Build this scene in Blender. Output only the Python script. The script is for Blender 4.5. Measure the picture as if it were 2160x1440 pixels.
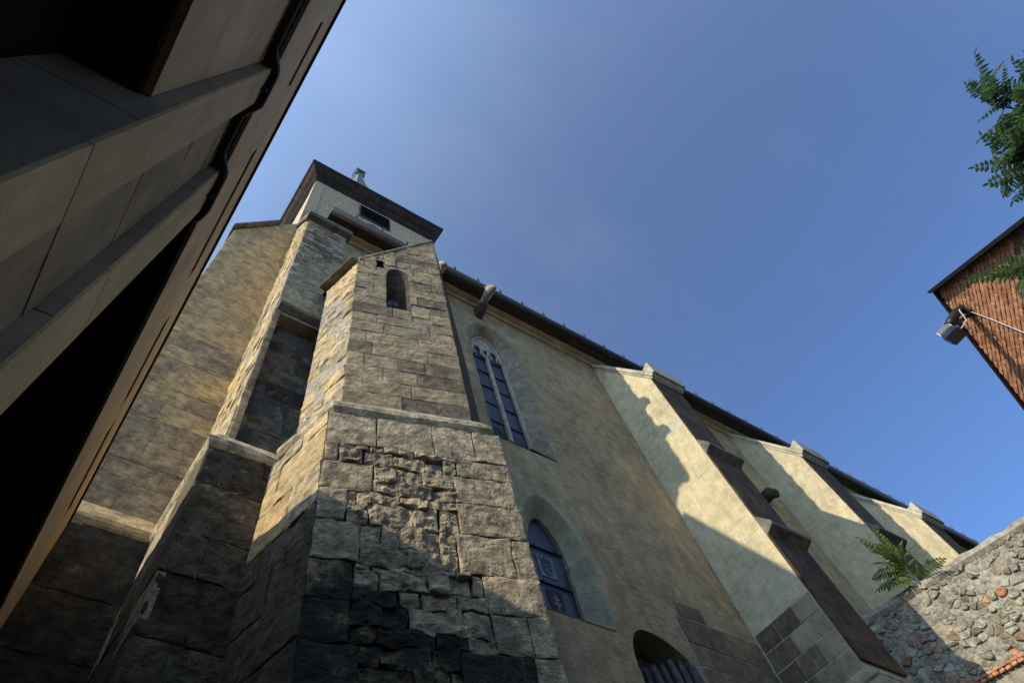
import bpy, bmesh, math, random
from mathutils import Vector, Matrix, noise
from mathutils.geometry import tessellate_polygon

for o in list(bpy.data.objects):
    bpy.data.objects.remove(o)
sc = bpy.context.scene
COL = sc.collection
rnd = random.Random(7)

# ------------------------------------------------------------------ camera, sky, sun, exposure
cam_d = bpy.data.cameras.new('camera')
cam = bpy.data.objects.new('camera', cam_d)
COL.objects.link(cam)
sc.camera = cam
RIGHT = Vector((0.84931, -0.52232, -0.07649))
DOWN = Vector((0.47289, 0.81718, -0.32953))
FWD = Vector((0.23463, 0.24370, 0.94104))
m3 = Matrix((RIGHT, -DOWN, -FWD)).transposed()
cam.matrix_world = Matrix.Translation((0, 0, 1.6)) @ m3.to_4x4()
cam_d.sensor_width = 36.0
cam_d.lens = 1022.45 / 2160 * 36.0
cam_d.shift_x = 184.89 / 2160          # lens shift: the photograph is cropped off-centre
cam_d.shift_y = -315.44 / 2160
cam_d.clip_start = 0.02
cam_d.clip_end = 3000

SUN_TRAVEL = Vector((1.0, -0.004, -0.49))
elev = math.atan2(0.49, 1.0)
world = bpy.data.worlds.new('World')
sc.world = world
world.use_nodes = True
wn = world.node_tree.nodes
wl = world.node_tree.links
bg = wn['Background']
sky = wn.new('ShaderNodeTexSky')
sky.sky_type = 'NISHITA'
sky.sun_disc = False
sky.sun_elevation = elev
sky.sun_rotation = math.radians(270)
sky.altitude = 150
sky.air_density = 0.5
sky.dust_density = 0.3
sky.ozone_density = 6.0
# faint high cirrus veil
wtc = wn.new('ShaderNodeTexCoord')
wmp = wn.new('ShaderNodeMapping')
wmp.inputs['Scale'].default_value = (0.7, 1.6, 1.6)
wmp.inputs['Rotation'].default_value = (0.3, 0.2, 0.7)
wnz = wn.new('ShaderNodeTexNoise')
wnz.inputs['Scale'].default_value = 1.5
wnz.inputs['Detail'].default_value = 7
wnz.inputs['Roughness'].default_value = 0.55
wmr = wn.new('ShaderNodeMapRange')
wmr.interpolation_type = 'SMOOTHSTEP'
wmr.inputs['From Min'].default_value = 0.42
wmr.inputs['From Max'].default_value = 0.75
wmr.inputs['To Max'].default_value = 0.08
wmx = wn.new('ShaderNodeMix')
wmx.data_type = 'RGBA'
wmx.inputs[7].default_value = (3.0, 3.4, 4.0, 1)
wl.new(wtc.outputs['Generated'], wmp.inputs['Vector'])
wl.new(wmp.outputs[0], wnz.inputs['Vector'])
wl.new(wnz.outputs['Fac'], wmr.inputs['Value'])
wl.new(wmr.outputs['Result'], wmx.inputs[0])
wl.new(sky.outputs[0], wmx.inputs[6])
# forward-scattering haze, brightest towards the sun
dot = wn.new('ShaderNodeVectorMath')
dot.operation = 'DOT_PRODUCT'
dot.inputs[1].default_value = -SUN_TRAVEL.normalized()
wl.new(wtc.outputs['Generated'], dot.inputs[0])
mu_ = wn.new('ShaderNodeMath')
mu_.operation = 'MULTIPLY'
mu_.inputs[1].default_value = 2.1
wl.new(dot.outputs['Value'], mu_.inputs[0])
ex_ = wn.new('ShaderNodeMath')
ex_.operation = 'EXPONENT'
wl.new(mu_.outputs[0], ex_.inputs[0])
hz_ = wn.new('ShaderNodeVectorMath')
hz_.operation = 'SCALE'
hz_.inputs[0].default_value = (0.40, 0.56, 0.84)
wl.new(ex_.outputs[0], hz_.inputs['Scale'])
ha_ = wn.new('ShaderNodeVectorMath')
ha_.operation = 'ADD'
wl.new(wmx.outputs[2], ha_.inputs[0])
wl.new(hz_.outputs[0], ha_.inputs[1])
wl.new(ha_.outputs[0], bg.inputs['Color'])
bg.inputs['Strength'].default_value = 0.15

sun_d = bpy.data.lights.new('sun', 'SUN')
sun_d.energy = 2.85
sun_d.angle = math.radians(0.53)
sun_d.color = (1.0, 0.90, 0.74)
sun = bpy.data.objects.new('sun', sun_d)
COL.objects.link(sun)
sun.rotation_mode = 'QUATERNION'
sun.rotation_quaternion = SUN_TRAVEL.to_track_quat('-Z', 'Y')
sun.location = (-60, 0, 60)

sc.view_settings.view_transform = 'Standard'
sc.view_settings.look = 'None'
sc.view_settings.exposure = 0.6
sc.view_settings.gamma = 1.0
sc.view_settings.use_curve_mapping = False


# ------------------------------------------------------------------ materials
def mat(name, c1, c2, c3=None, big=0.5, mid=4.0, fine=45.0, speck=0.35, crust=0.0, crust_col=(0.03, 0.026, 0.022),
        streak=0.0, rand=0.25, bump=0.01, rough=0.9, pits=0.0, crust_scale=0.9, spec=0.25, stroke=0.0, bed=0.0, crust_lo=0.5, patch=0.0, patch_col=(0.5, 0.46, 0.36)):
    m = bpy.data.materials.new(name)
    m.use_nodes = True
    nt = m.node_tree
    N, L = nt.nodes, nt.links
    b = N['Principled BSDF']
    b.inputs['Roughness'].default_value = rough
    b.inputs['Specular IOR Level'].default_value = spec
    tc = N.new('ShaderNodeTexCoord')
    oi = N.new('ShaderNodeObjectInfo')

    def nz(scale, detail=6.0, ro=0.6, vec=None, off=0.0):
        n = N.new('ShaderNodeTexNoise')
        n.inputs['Scale'].default_value = scale
        n.inputs['Detail'].default_value = detail
        n.inputs['Roughness'].default_value = ro
        src = vec if vec is not None else tc.outputs['Object']
        if off:
            a = N.new('ShaderNodeVectorMath')
            a.operation = 'ADD'
            a.inputs[1].default_value = (off, off * 1.7, off * 0.6)
            L.new(src, a.inputs[0])
            src = a.outputs[0]
        L.new(src, n.inputs['Vector'])
        return n.outputs['Fac']

    def ramp(fac, p0, p1, v0=0.0, v1=1.0):
        r = N.new('ShaderNodeMapRange')
        r.interpolation_type = 'SMOOTHSTEP'
        r.inputs['From Min'].default_value = p0
        r.inputs['From Max'].default_value = p1
        r.inputs['To Min'].default_value = v0
        r.inputs['To Max'].default_value = v1
        L.new(fac, r.inputs['Value'])
        return r.outputs['Result']

    def mix(fac, a, bb, mode='MIX'):
        x = N.new('ShaderNodeMix')
        x.data_type = 'RGBA'
        x.blend_type = mode
        for i, v in ((0, fac), (6, a), (7, bb)):
            if hasattr(v, 'is_linked'):
                L.new(v, x.inputs[i])
            else:
                x.inputs[i].default_value = v if i == 0 else (*v, 1.0)
        return x.outputs[2]

    def mul(a, v):
        x = N.new('ShaderNodeMath')
        x.operation = 'MULTIPLY'
        L.new(a, x.inputs[0])
        if hasattr(v, 'is_linked'):
            L.new(v, x.inputs[1])
        else:
            x.inputs[1].default_value = v
        return x.outputs[0]

    col = mix(ramp(nz(big), 0.38, 0.62), c1, c2)
    if c3:
        col = mix(ramp(nz(big * 2.3, off=7.3), 0.5, 0.72), col, c3)
    if rand > 0:
        rr = N.new('ShaderNodeMapRange')
        L.new(oi.outputs['Random'], rr.inputs['Value'])
        rr.inputs['To Min'].default_value = 1.0 - rand
        rr.inputs['To Max'].default_value = 1.0 + rand * 0.8
        cb = N.new('ShaderNodeVectorMath')
        cb.operation = 'SCALE'
        L.new(col, cb.inputs[0])
        L.new(rr.outputs['Result'], cb.inputs['Scale'])
        col = cb.outputs[0]
    # mid-scale mottling
    f = ramp(nz(mid, 8.0, 0.65, off=3.1), 0.3, 0.7, 1.0 - speck, 1.0 + speck * 0.45)
    v = N.new('ShaderNodeVectorMath')
    v.operation = 'SCALE'
    L.new(col, v.inputs[0])
    L.new(f, v.inputs['Scale'])
    col = v.outputs[0]
    if patch > 0:
        col = mix(mul(ramp(nz(mid * 0.55, 5, 0.6, off=21.0), 0.55, 0.66), patch), col, patch_col)
    if streak > 0:
        mp = N.new('ShaderNodeMapping')
        mp.inputs['Scale'].default_value = (2.6, 2.6, 0.22)
        L.new(tc.outputs['Object'], mp.inputs['Vector'])
        s = ramp(nz(1.0, 7, 0.65, vec=mp.outputs[0], off=11.0), 0.5, 0.75)
        col = mix(mul(s, streak), col, crust_col)
    if crust > 0:
        s = ramp(nz(crust_scale, 9, 0.72, off=5.0), crust_lo, crust_lo + 0.16)
        col = mix(mul(s, crust), col, crust_col)
    sth = None
    if stroke > 0:
        mr = N.new('ShaderNodeMapping')
        mr.inputs['Rotation'].default_value = (0.0, 0.62, 0.0)
        mr.inputs['Scale'].default_value = (0.9, 1.0, 4.6)
        L.new(tc.outputs['Object'], mr.inputs['Vector'])
        sth = nz(2.0, 9, 0.68, vec=mr.outputs[0], off=31.0)
        msk = ramp(nz(0.35, 3, 0.5, off=41.0), 0.4, 0.62)
        sf0 = ramp(sth, 0.36, 0.66, -stroke, stroke * 0.3)
        a5 = N.new('ShaderNodeMath')
        a5.operation = 'MULTIPLY_ADD'
        L.new(sf0, a5.inputs[0])
        L.new(msk, a5.inputs[1])
        a5.inputs[2].default_value = 1.0
        sf = a5.outputs[0]
        v3 = N.new('ShaderNodeVectorMath')
        v3.operation = 'SCALE'
        L.new(col, v3.inputs[0])
        L.new(sf, v3.inputs['Scale'])
        col = v3.outputs[0]
    bdh = None
    if bed > 0:
        mb = N.new('ShaderNodeMapping')
        mb.inputs['Scale'].default_value = (1.0, 1.0, 3.0)
        L.new(tc.outputs['Object'], mb.inputs['Vector'])
        bdh = nz(4.5, 10, 0.74, vec=mb.outputs[0], off=17.0)
        bf = ramp(bdh, 0.34, 0.6, 1.0 - bed, 1.0 + bed * 0.35)
        v4 = N.new('ShaderNodeVectorMath')
        v4.operation = 'SCALE'
        L.new(col, v4.inputs[0])
        L.new(bf, v4.inputs['Scale'])
        col = v4.outputs[0]
    # small dark pores
    pf = ramp(nz(fine, 4, 0.7, off=1.0), 0.30, 0.46, 1.0 - speck * 1.2, 1.0)
    v2 = N.new('ShaderNodeVectorMath')
    v2.operation = 'SCALE'
    L.new(col, v2.inputs[0])
    L.new(pf, v2.inputs['Scale'])
    L.new(v2.outputs[0], b.inputs['Base Color'])
    # relief
    h1 = nz(mid * 1.6, 10, 0.7, off=9.0)
    h2 = nz(fine * 0.8, 6, 0.75, off=2.0)
    ad = N.new('ShaderNodeMath')
    ad.operation = 'MULTIPLY_ADD'
    L.new(h2, ad.inputs[0])
    ad.inputs[1].default_value = 0.45
    L.new(h1, ad.inputs[2])
    hh = ad.outputs[0]
    if bdh is not None:
        a6 = N.new('ShaderNodeMath')
        a6.operation = 'MULTIPLY_ADD'
        L.new(bdh, a6.inputs[0])
        a6.inputs[1].default_value = 1.6
        L.new(hh, a6.inputs[2])
        hh = a6.outputs[0]
    if sth is not None:
        a4 = N.new('ShaderNodeMath')
        a4.operation = 'MULTIPLY_ADD'
        L.new(sth, a4.inputs[0])
        a4.inputs[1].default_value = 0.45
        L.new(hh, a4.inputs[2])
        hh = a4.outputs[0]
    if pits > 0:
        vo = N.new('ShaderNodeTexVoronoi')
        vo.inputs['Scale'].default_value = 16
        L.new(tc.outputs['Object'], vo.inputs['Vector'])
        pr = ramp(vo.outputs['Distance'], 0.05, 0.3, -pits, 0.0)
        a2 = N.new('ShaderNodeMath')
        a2.operation = 'ADD'
        L.new(hh, a2.inputs[0])
        L.new(pr, a2.inputs[1])
        hh = a2.outputs[0]
    bp = N.new('ShaderNodeBump')
    bp.inputs['Strength'].default_value = 0.9
    bp.inputs['Distance'].default_value = bump
    L.new(hh, bp.inputs['Height'])
    L.new(bp.outputs[0], b.inputs['Normal'])
    return m


def plain(name, c, rough=0.6, metal=0.0, spec=0.4, bump=0.0, noise_amt=0.15, scale=8.0):
    m = bpy.data.materials.new(name)
    m.use_nodes = True
    N, L = m.node_tree.nodes, m.node_tree.links
    b = N['Principled BSDF']
    b.inputs['Roughness'].default_value = rough
    b.inputs['Metallic'].default_value = metal
    b.inputs['Specular IOR Level'].default_value = spec
    tc = N.new('ShaderNodeTexCoord')
    n = N.new('ShaderNodeTexNoise')
    n.inputs['Scale'].default_value = scale
    n.inputs['Detail'].default_value = 6
    L.new(tc.outputs['Object'], n.inputs['Vector'])
    r = N.new('ShaderNodeMapRange')
    r.inputs['From Min'].default_value = 0.3
    r.inputs['From Max'].default_value = 0.7
    r.inputs['To Min'].default_value = 1 - noise_amt
    r.inputs['To Max'].default_value = 1 + noise_amt
    L.new(n.outputs['Fac'], r.inputs['Value'])
    v = N.new('ShaderNodeVectorMath')
    v.operation = 'SCALE'
    v.inputs[0].default_value = c
    L.new(r.outputs['Result'], v.inputs['Scale'])
    L.new(v.outputs[0], b.inputs['Base Color'])
    if bump > 0:
        bp = N.new('ShaderNodeBump')
        bp.inputs['Distance'].default_value = bump
        L.new(n.outputs['Fac'], bp.inputs['Height'])
        L.new(bp.outputs[0], b.inputs['Normal'])
    return m


M = {}
M['ochre'] = mat('ochre_sandstone', (0.46, 0.35, 0.185), (0.37, 0.285, 0.16), (0.49, 0.36, 0.17), big=0.7, mid=4.0, speck=0.4, crust=0.34, crust_scale=0.9, crust_col=(0.12, 0.094, 0.062), rand=0.09, bump=0.022, pits=0.3, streak=0.3, bed=0.42)
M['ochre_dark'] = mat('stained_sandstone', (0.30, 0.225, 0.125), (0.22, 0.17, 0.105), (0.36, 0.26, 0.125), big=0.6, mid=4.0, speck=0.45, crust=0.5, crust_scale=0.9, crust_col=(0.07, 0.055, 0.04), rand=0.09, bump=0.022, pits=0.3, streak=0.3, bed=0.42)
M['west'] = mat('yellow_weathered_sandstone', (0.66, 0.475, 0.215), (0.56, 0.405, 0.19), (0.70, 0.48, 0.195), big=0.45, mid=3.4, speck=0.36, crust=0.34, crust_scale=0.9, crust_col=(0.17, 0.13, 0.085), rand=0.09, bump=0.018, streak=0.3, bed=0.42)
M['west_plain'] = mat('yellow_weathered_face', (0.65, 0.47, 0.215), (0.57, 0.41, 0.195), (0.70, 0.48, 0.195), big=0.45, mid=3.4, speck=0.34, crust=0.3, crust_scale=0.9, crust_col=(0.17, 0.13, 0.085), rand=0.03, bump=0.018, streak=0.32, bed=0.3)
M['plinth'] = mat('rough_plinth_stone', (0.66, 0.525, 0.30), (0.54, 0.43, 0.25), (0.69, 0.54, 0.305), big=0.8, mid=6.0, speck=0.5, crust=0.36, crust_col=(0.10, 0.082, 0.06), rand=0.12, bump=0.035, pits=0.5, crust_scale=1.6, bed=0.42, crust_lo=0.5)
M['plinth_crust_shade'] = mat('crusted_shaded_plinth_stone', (0.582, 0.445, 0.209), (0.468, 0.360, 0.172), (0.624, 0.470, 0.217), big=0.8, mid=6.0, speck=0.5, crust=0.96, crust_col=(0.036, 0.030, 0.020), rand=0.12, bump=0.035, pits=0.5, crust_scale=0.9, bed=0.5, crust_lo=0.33)  # black crust, spread wider to darken the stones in cast shadow
M['plinth_black'] = mat('black_crusted_stone', (0.07, 0.058, 0.042), (0.045, 0.038, 0.029), (0.11, 0.088, 0.058), big=0.8, mid=5.0, speck=0.5, crust=0.6, crust_col=(0.02, 0.0175, 0.0145), rand=0.3, bump=0.035, pits=0.5)
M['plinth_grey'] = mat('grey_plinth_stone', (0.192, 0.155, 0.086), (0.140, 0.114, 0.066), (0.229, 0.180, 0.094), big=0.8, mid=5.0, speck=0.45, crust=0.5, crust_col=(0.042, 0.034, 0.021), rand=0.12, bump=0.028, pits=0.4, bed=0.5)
M['shade_stone'] = mat('shade_dark_stone', (0.104, 0.080, 0.043), (0.073, 0.057, 0.033), (0.125, 0.094, 0.048), big=0.8, mid=5.0, speck=0.45, crust=0.5, crust_col=(0.031, 0.025, 0.016), rand=0.12, bump=0.02, bed=0.5)  # stone darkened to stand for shade at wall foot and window recess
M['grey_beige'] = mat('grey_beige_sandstone', (0.50, 0.405, 0.235), (0.42, 0.34, 0.20), (0.53, 0.415, 0.22), big=0.8, mid=5.0, speck=0.42, crust=0.4, crust_scale=0.9, crust_col=(0.13, 0.107, 0.075), rand=0.09, bump=0.025, pits=0.3, bed=0.42)
M['mortar'] = mat('old_lime_mortar', (0.40, 0.35, 0.26), (0.32, 0.28, 0.21), big=1.2, mid=8, speck=0.4, crust=0.3, rand=0, bump=0.02)
M['mortar_dark'] = mat('dirty_mortar', (0.15, 0.135, 0.105), (0.11, 0.10, 0.08), big=1.2, mid=8, speck=0.4, crust=0.4, rand=0, bump=0.02)
M['plaster'] = mat('nave_lime_plaster', (0.481, 0.355, 0.176), (0.410, 0.300, 0.153), (0.491, 0.335, 0.153), big=0.25, mid=2.6, fine=26, speck=0.3, crust=0.24, crust_scale=0.6, crust_col=(0.240, 0.175, 0.090), streak=0.5, rand=0, bump=0.06, pits=0.12, stroke=0.3, patch=0.25, patch_col=(0.546, 0.420, 0.234))
M['limewash'] = mat('buttress_limewash', (0.600, 0.515, 0.299), (0.530, 0.450, 0.260), (0.630, 0.530, 0.304), big=0.8, mid=3.5, fine=26, speck=0.2, crust=0.2, crust_scale=2.5, crust_col=(0.330, 0.265, 0.145), streak=0.25, rand=0.06, bump=0.03, patch=0.4, patch_col=(0.700, 0.630, 0.422), stroke=0.14)
M['tower'] = mat('tower_grey_plaster', (0.611, 0.450, 0.257), (0.546, 0.405, 0.234), big=0.25, mid=2.5, fine=14, speck=0.22, crust=0.2, crust_col=(0.263, 0.205, 0.135), streak=0.3, rand=0, bump=0.03)
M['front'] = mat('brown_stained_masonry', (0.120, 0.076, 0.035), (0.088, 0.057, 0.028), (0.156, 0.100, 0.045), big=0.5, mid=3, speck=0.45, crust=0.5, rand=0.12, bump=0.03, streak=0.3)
M['dark_block'] = mat('dark_grey_ashlar', (0.208, 0.155, 0.082), (0.161, 0.120, 0.066), (0.250, 0.180, 0.086), big=0.8, mid=4, speck=0.4, crust=0.3, crust_col=(0.062, 0.050, 0.029), rand=0.22, bump=0.014)
M['pale_block'] = mat('pale_new_ashlar', (0.385, 0.325, 0.180), (0.343, 0.285, 0.160), big=0.8, mid=4, speck=0.25, crust=0.2, crust_col=(0.208, 0.165, 0.086), rand=0.1, bump=0.01)
M['white_block'] = mat('white_repair_stone', (0.52, 0.46, 0.33), (0.46, 0.405, 0.29), big=0.8, mid=4, speck=0.25, rand=0.1, bump=0.01)
M['jamb'] = mat('window_jamb_stone', (0.340, 0.300, 0.172), (0.300, 0.265, 0.154), (0.360, 0.300, 0.158), big=0.9, mid=4, speck=0.22, rand=0.12, bump=0.008)
M['jamb_old'] = mat('old_jamb_stone', (0.37, 0.30, 0.18), (0.31, 0.25, 0.155), (0.36, 0.27, 0.16), big=0.9, mid=4, speck=0.35, crust=0.35, crust_col=(0.12, 0.098, 0.07), rand=0.16, bump=0.016)
M['trace'] = mat('tracery_stone', (0.47, 0.43, 0.31), (0.42, 0.36, 0.24), (0.44, 0.33, 0.17), big=2.0, mid=5, speck=0.25, rand=0.05, bump=0.006)
M['mould'] = mat('portal_moulding_stone', (0.15, 0.135, 0.105), (0.11, 0.10, 0.08), big=2.0, mid=5, speck=0.4, crust=0.5, rand=0.2, bump=0.012)
M['cornice'] = mat('brown_cornice', (0.085, 0.06, 0.045), (0.06, 0.043, 0.033), (0.105, 0.075, 0.055), big=0.5, mid=2.5, speck=0.35, crust=0.4, streak=0.2, rand=0.1, bump=0.01)
M['slab'] = mat('weathered_capstone', (0.24, 0.205, 0.15), (0.17, 0.145, 0.11), (0.27, 0.24, 0.17), big=1.0, mid=4, speck=0.45, crust=0.55,
                rand=0.2, bump=0.02)
M['cap_pale'] = mat('pale_capstone', (0.520, 0.470, 0.326), (0.420, 0.380, 0.264), big=1.0, mid=4, speck=0.3, crust=0.25, crust_col=(0.120, 0.100, 0.070),
                    rand=0.15, bump=0.012)
M['garg'] = mat('gargoyle_stone', (0.42, 0.38, 0.30), (0.26, 0.235, 0.19), big=3.0, mid=6, speck=0.45, crust=0.5, rand=0.15, bump=0.02)
M['clad'] = mat('travertine_cladding', (0.780, 0.525, 0.238), (0.704, 0.470, 0.217), big=0.7, mid=3.0, fine=60, speck=0.16, rand=0.07, bump=0.003, crust=0.3, crust_col=(0.319, 0.235, 0.135), streak=0.45, rough=0.7)
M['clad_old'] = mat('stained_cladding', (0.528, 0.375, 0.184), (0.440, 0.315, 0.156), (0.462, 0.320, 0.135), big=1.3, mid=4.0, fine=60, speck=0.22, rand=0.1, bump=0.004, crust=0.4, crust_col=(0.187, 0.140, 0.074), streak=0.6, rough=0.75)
M['clad_side'] = mat('shaded_cladding', (0.396, 0.295, 0.180), (0.330, 0.250, 0.156), big=1.1, mid=4.0, fine=60, speck=0.22, rand=0.08, bump=0.004, crust=0.4, crust_col=(0.143, 0.110, 0.066), streak=0.45, rough=0.75)  # cladding darkened: shade of the fin sides put into the colour
M['void'] = plain('dark_interior', (0.02, 0.017, 0.014), 0.8, spec=0.1)
M['rust'] = plain('rust_brown_metal', (0.055, 0.028, 0.018), 0.6, spec=0.3, noise_amt=0.35)
M['black'] = plain('black_painted_metal', (0.018, 0.016, 0.016), 0.45, spec=0.4)
M['gutter'] = plain('dark_gutter_metal', (0.022, 0.022, 0.026), 0.5, spec=0.4)
M['roof'] = plain('dark_roof_tile', (0.05, 0.04, 0.035), 0.8, spec=0.2, noise_amt=0.3)
M['lead'] = plain('lead_bar', (0.03, 0.03, 0.034), 0.6)
M['copper'] = plain('green_copper', (0.19, 0.22, 0.19), 0.85, spec=0.2, noise_amt=0.5, scale=3)
M['clock'] = mat('louvre_grille', (0.11, 0.105, 0.105), (0.17, 0.16, 0.155), big=3.0, mid=9, speck=0.6, rand=0.2, bump=0.02)
M['red'] = plain('dark_red_shield', (0.03, 0.009, 0.011), 0.6)
M['white'] = plain('pale_emblem_glass', (0.15, 0.152, 0.158), 0.6)
M['navy'] = plain('dark_emblem_lead', (0.03, 0.032, 0.05), 0.5)
M['lampw'] = plain('white_lamp_enamel', (0.72, 0.70, 0.68), 0.4, noise_amt=0.05)
M['cable'] = plain('grey_cable', (0.45, 0.45, 0.46), 0.5)
M['soil'] = mat('alley_paving', (0.07, 0.062, 0.05), (0.05, 0.045, 0.037), big=0.6, mid=3, speck=0.4, rand=0, bump=0.02)
M['brick'] = mat('old_red_brick', (0.58, 0.275, 0.135), (0.50, 0.24, 0.12), (0.60, 0.33, 0.18), big=1.5, mid=6, speck=0.32, crust=0.3, crust_col=(0.22, 0.15, 0.10), rand=0.24, bump=0.01)
M['brick_mortar'] = mat('brick_mortar', (0.20, 0.13, 0.085), (0.16, 0.10, 0.07), big=1.5, mid=8, speck=0.4, rand=0, bump=0.01)
M['rubble_mortar'] = mat('rubble_mortar', (0.42, 0.37, 0.265), (0.34, 0.30, 0.22), big=1.2, mid=6, fine=30, speck=0.4, crust=0.3, crust_col=(0.14, 0.12, 0.09),
                         rand=0, bump=0.04)
RUB = [mat('rubble_grey', (0.36, 0.335, 0.25), (0.27, 0.25, 0.185), (0.41, 0.38, 0.275), big=2.5, mid=7, speck=0.5, crust=0.45, rand=0.22, bump=0.03, pits=0.4),
       mat('rubble_ochre', (0.42, 0.34, 0.21), (0.32, 0.26, 0.165), (0.45, 0.36, 0.22), big=2.5, mid=7, speck=0.5, crust=0.45, rand=0.2, bump=0.03, pits=0.4),
       mat('rubble_pale', (0.47, 0.44, 0.325), (0.385, 0.36, 0.265), (0.51, 0.47, 0.345), big=2.5, mid=7, speck=0.45, crust=0.3, rand=0.22, bump=0.03, pits=0.4),
       mat('rubble_tan', (0.40, 0.27, 0.15), (0.34, 0.24, 0.145), big=2.5, mid=7, speck=0.45, crust=0.35, rand=0.25, bump=0.03, pits=0.4)]


def glass_mat(name, c):
    m = bpy.data.materials.new(name)
    m.use_nodes = True
    N, L = m.node_tree.nodes, m.node_tree.links
    b = N['Principled BSDF']
    b.inputs['Roughness'].default_value = 0.38
    b.inputs['Specular IOR Level'].default_value = 0.6
    tc = N.new('ShaderNodeTexCoord')
    br = N.new('ShaderNodeTexVoronoi')
    br.feature = 'DISTANCE_TO_EDGE'
    br.inputs['Scale'].default_value = 9.0
    L.new(tc.outputs['Object'], br.inputs['Vector'])
    r = N.new('ShaderNodeMapRange')
    r.inputs['From Max'].default_value = 0.06
    L.new(br.outputs['Distance'], r.inputs['Value'])
    x = N.new('ShaderNodeMix')
    x.data_type = 'RGBA'
    x.inputs[6].default_value = (0.02, 0.02, 0.024, 1)
    x.inputs[7].default_value = (*c, 1)
    L.new(r.outputs['Result'], x.inputs[0])
    L.new(x.outputs[2], b.inputs['Base Color'])
    n = N.new('ShaderNodeTexNoise')
    n.inputs['Scale'].default_value = 7
    L.new(tc.outputs['Object'], n.inputs['Vector'])
    bp = N.new('ShaderNodeBump')
    bp.inputs['Distance'].default_value = 0.012
    bp.inputs['Strength'].default_value = 0.5
    L.new(n.outputs['Fac'], bp.inputs['Height'])
    L.new(bp.outputs[0], b.inputs['Normal'])
    return m


M['glass'] = glass_mat('leaded_glass', (0.05, 0.054, 0.065))


def leaf_mat(name, c, c2, trans=0.35):
    m = bpy.data.materials.new(name)
    m.use_nodes = True
    N, L = m.node_tree.nodes, m.node_tree.links
    b = N['Principled BSDF']
    b.inputs['Roughness'].default_value = 0.55
    b.inputs['Specular IOR Level'].default_value = 0.3
    oi = N.new('ShaderNodeObjectInfo')
    x = N.new('ShaderNodeMix')
    x.data_type = 'RGBA'
    x.inputs[6].default_value = (*c, 1)
    x.inputs[7].default_value = (*c2, 1)
    L.new(oi.outputs['Random'], x.inputs[0])
    L.new(x.outputs[2], b.inputs['Base Color'])
    t = N.new('ShaderNodeBsdfTranslucent')
    L.new(x.outputs[2], t.inputs['Color'])
    ms = N.new('ShaderNodeMixShader')
    ms.inputs[0].default_value = trans
    L.new(b.outputs[0], ms.inputs[1])
    L.new(t.outputs[0], ms.inputs[2])
    L.new(ms.outputs[0], N['Material Output'].inputs['Surface'])
    return m


M['leaf'] = leaf_mat('tree_of_heaven_leaf', (0.09, 0.16, 0.06), (0.125, 0.185, 0.055), 0.5)
M['leaf2'] = leaf_mat('sunny_leaf', (0.11, 0.155, 0.03), (0.14, 0.18, 0.035), 0.45)
M['bark'] = mat('grey_bark', (0.16, 0.14, 0.11), (0.12, 0.105, 0.085), big=3, mid=8, speck=0.3, rand=0, bump=0.01)
M['stem'] = plain('leaf_stalk', (0.10, 0.12, 0.05), 0.6)


# ------------------------------------------------------------------ helpers
def link(name, me, m, parent=None, smooth=False):
    o = bpy.data.objects.new(name, me)
    if m is not None and len(me.materials) == 0:
        me.materials.append(m)
    COL.objects.link(o)
    if parent is not None:
        o.parent = parent
    if smooth:
        for p in me.polygons:
            p.use_smooth = True
    return o


def pyd(name, v, f, m, parent=None, smooth=False):
    me = bpy.data.meshes.new(name)
    me.from_pydata([tuple(p) for p in v], [], f)
    me.update()
    return link(name, me, m, parent, smooth)


def bmo(name, bm, m, parent=None, smooth=False, recalc=True):
    if recalc:
        bmesh.ops.recalc_face_normals(bm, faces=bm.faces)
    me = bpy.data.meshes.new(name)
    bm.to_mesh(me)
    bm.free()
    return link(name, me, m, parent, smooth)


def empty(name, loc, label=None, cat=None, group=None):
    o = bpy.data.objects.new(name, None)
    o.location = loc
    COL.objects.link(o)
    o.empty_display_size = 0.3
    if label:
        o['label'] = label
    if cat:
        o['category'] = cat
    if group:
        o['group'] = group
    return o


def keep(o, parent):
    """parent an object whose mesh is in world coordinates"""
    o.parent = parent
    o.matrix_parent_inverse = parent.matrix_world.inverted()
    return o


def box(name, x, y, z, m, parent=None, bev=0.0):
    bm = bmesh.new()
    bmesh.ops.create_cube(bm, size=1.0)
    for v in bm.verts:
        v.co = Vector(((x[0] + x[1]) / 2 + v.co.x * (x[1] - x[0]), (y[0] + y[1]) / 2 + v.co.y * (y[1] - y[0]), (z[0] + z[1]) / 2 + v.co.z * (z[1] - z[0])))
    if bev > 0:
        bmesh.ops.bevel(bm, geom=bm.edges[:], offset=bev, segments=1, affect='EDGES')
    return bmo(name, bm, m, parent)


def prism(name, poly, ext, m, parent=None, bev=0.0):
    """extrude the 3-D polygon poly by the vector ext"""
    n = len(poly)
    P = [Vector(p) for p in poly]
    E_ = Vector(ext)
    bm = bmesh.new()
    a = [bm.verts.new(p) for p in P]
    b = [bm.verts.new(p + E_) for p in P]
    tris = tessellate_polygon([P])
    for t in tris:
        try:
            bm.faces.new([a[i] for i in t])
            bm.faces.new([b[i] for i in reversed(t)])
        except ValueError:
            pass
    for i in range(n):
        j = (i + 1) % n
        bm.faces.new((a[i], a[j], b[j], b[i]))
    bmesh.ops.recalc_face_normals(bm, faces=bm.faces)
    if bev > 0:
        bmesh.ops.dissolve_limit(bm, angle_limit=0.01, verts=bm.verts, edges=bm.edges)
        bmesh.ops.bevel(bm, geom=bm.edges[:], offset=bev, segments=1, affect='EDGES')
    return bmo(name, bm, m, parent)


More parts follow.
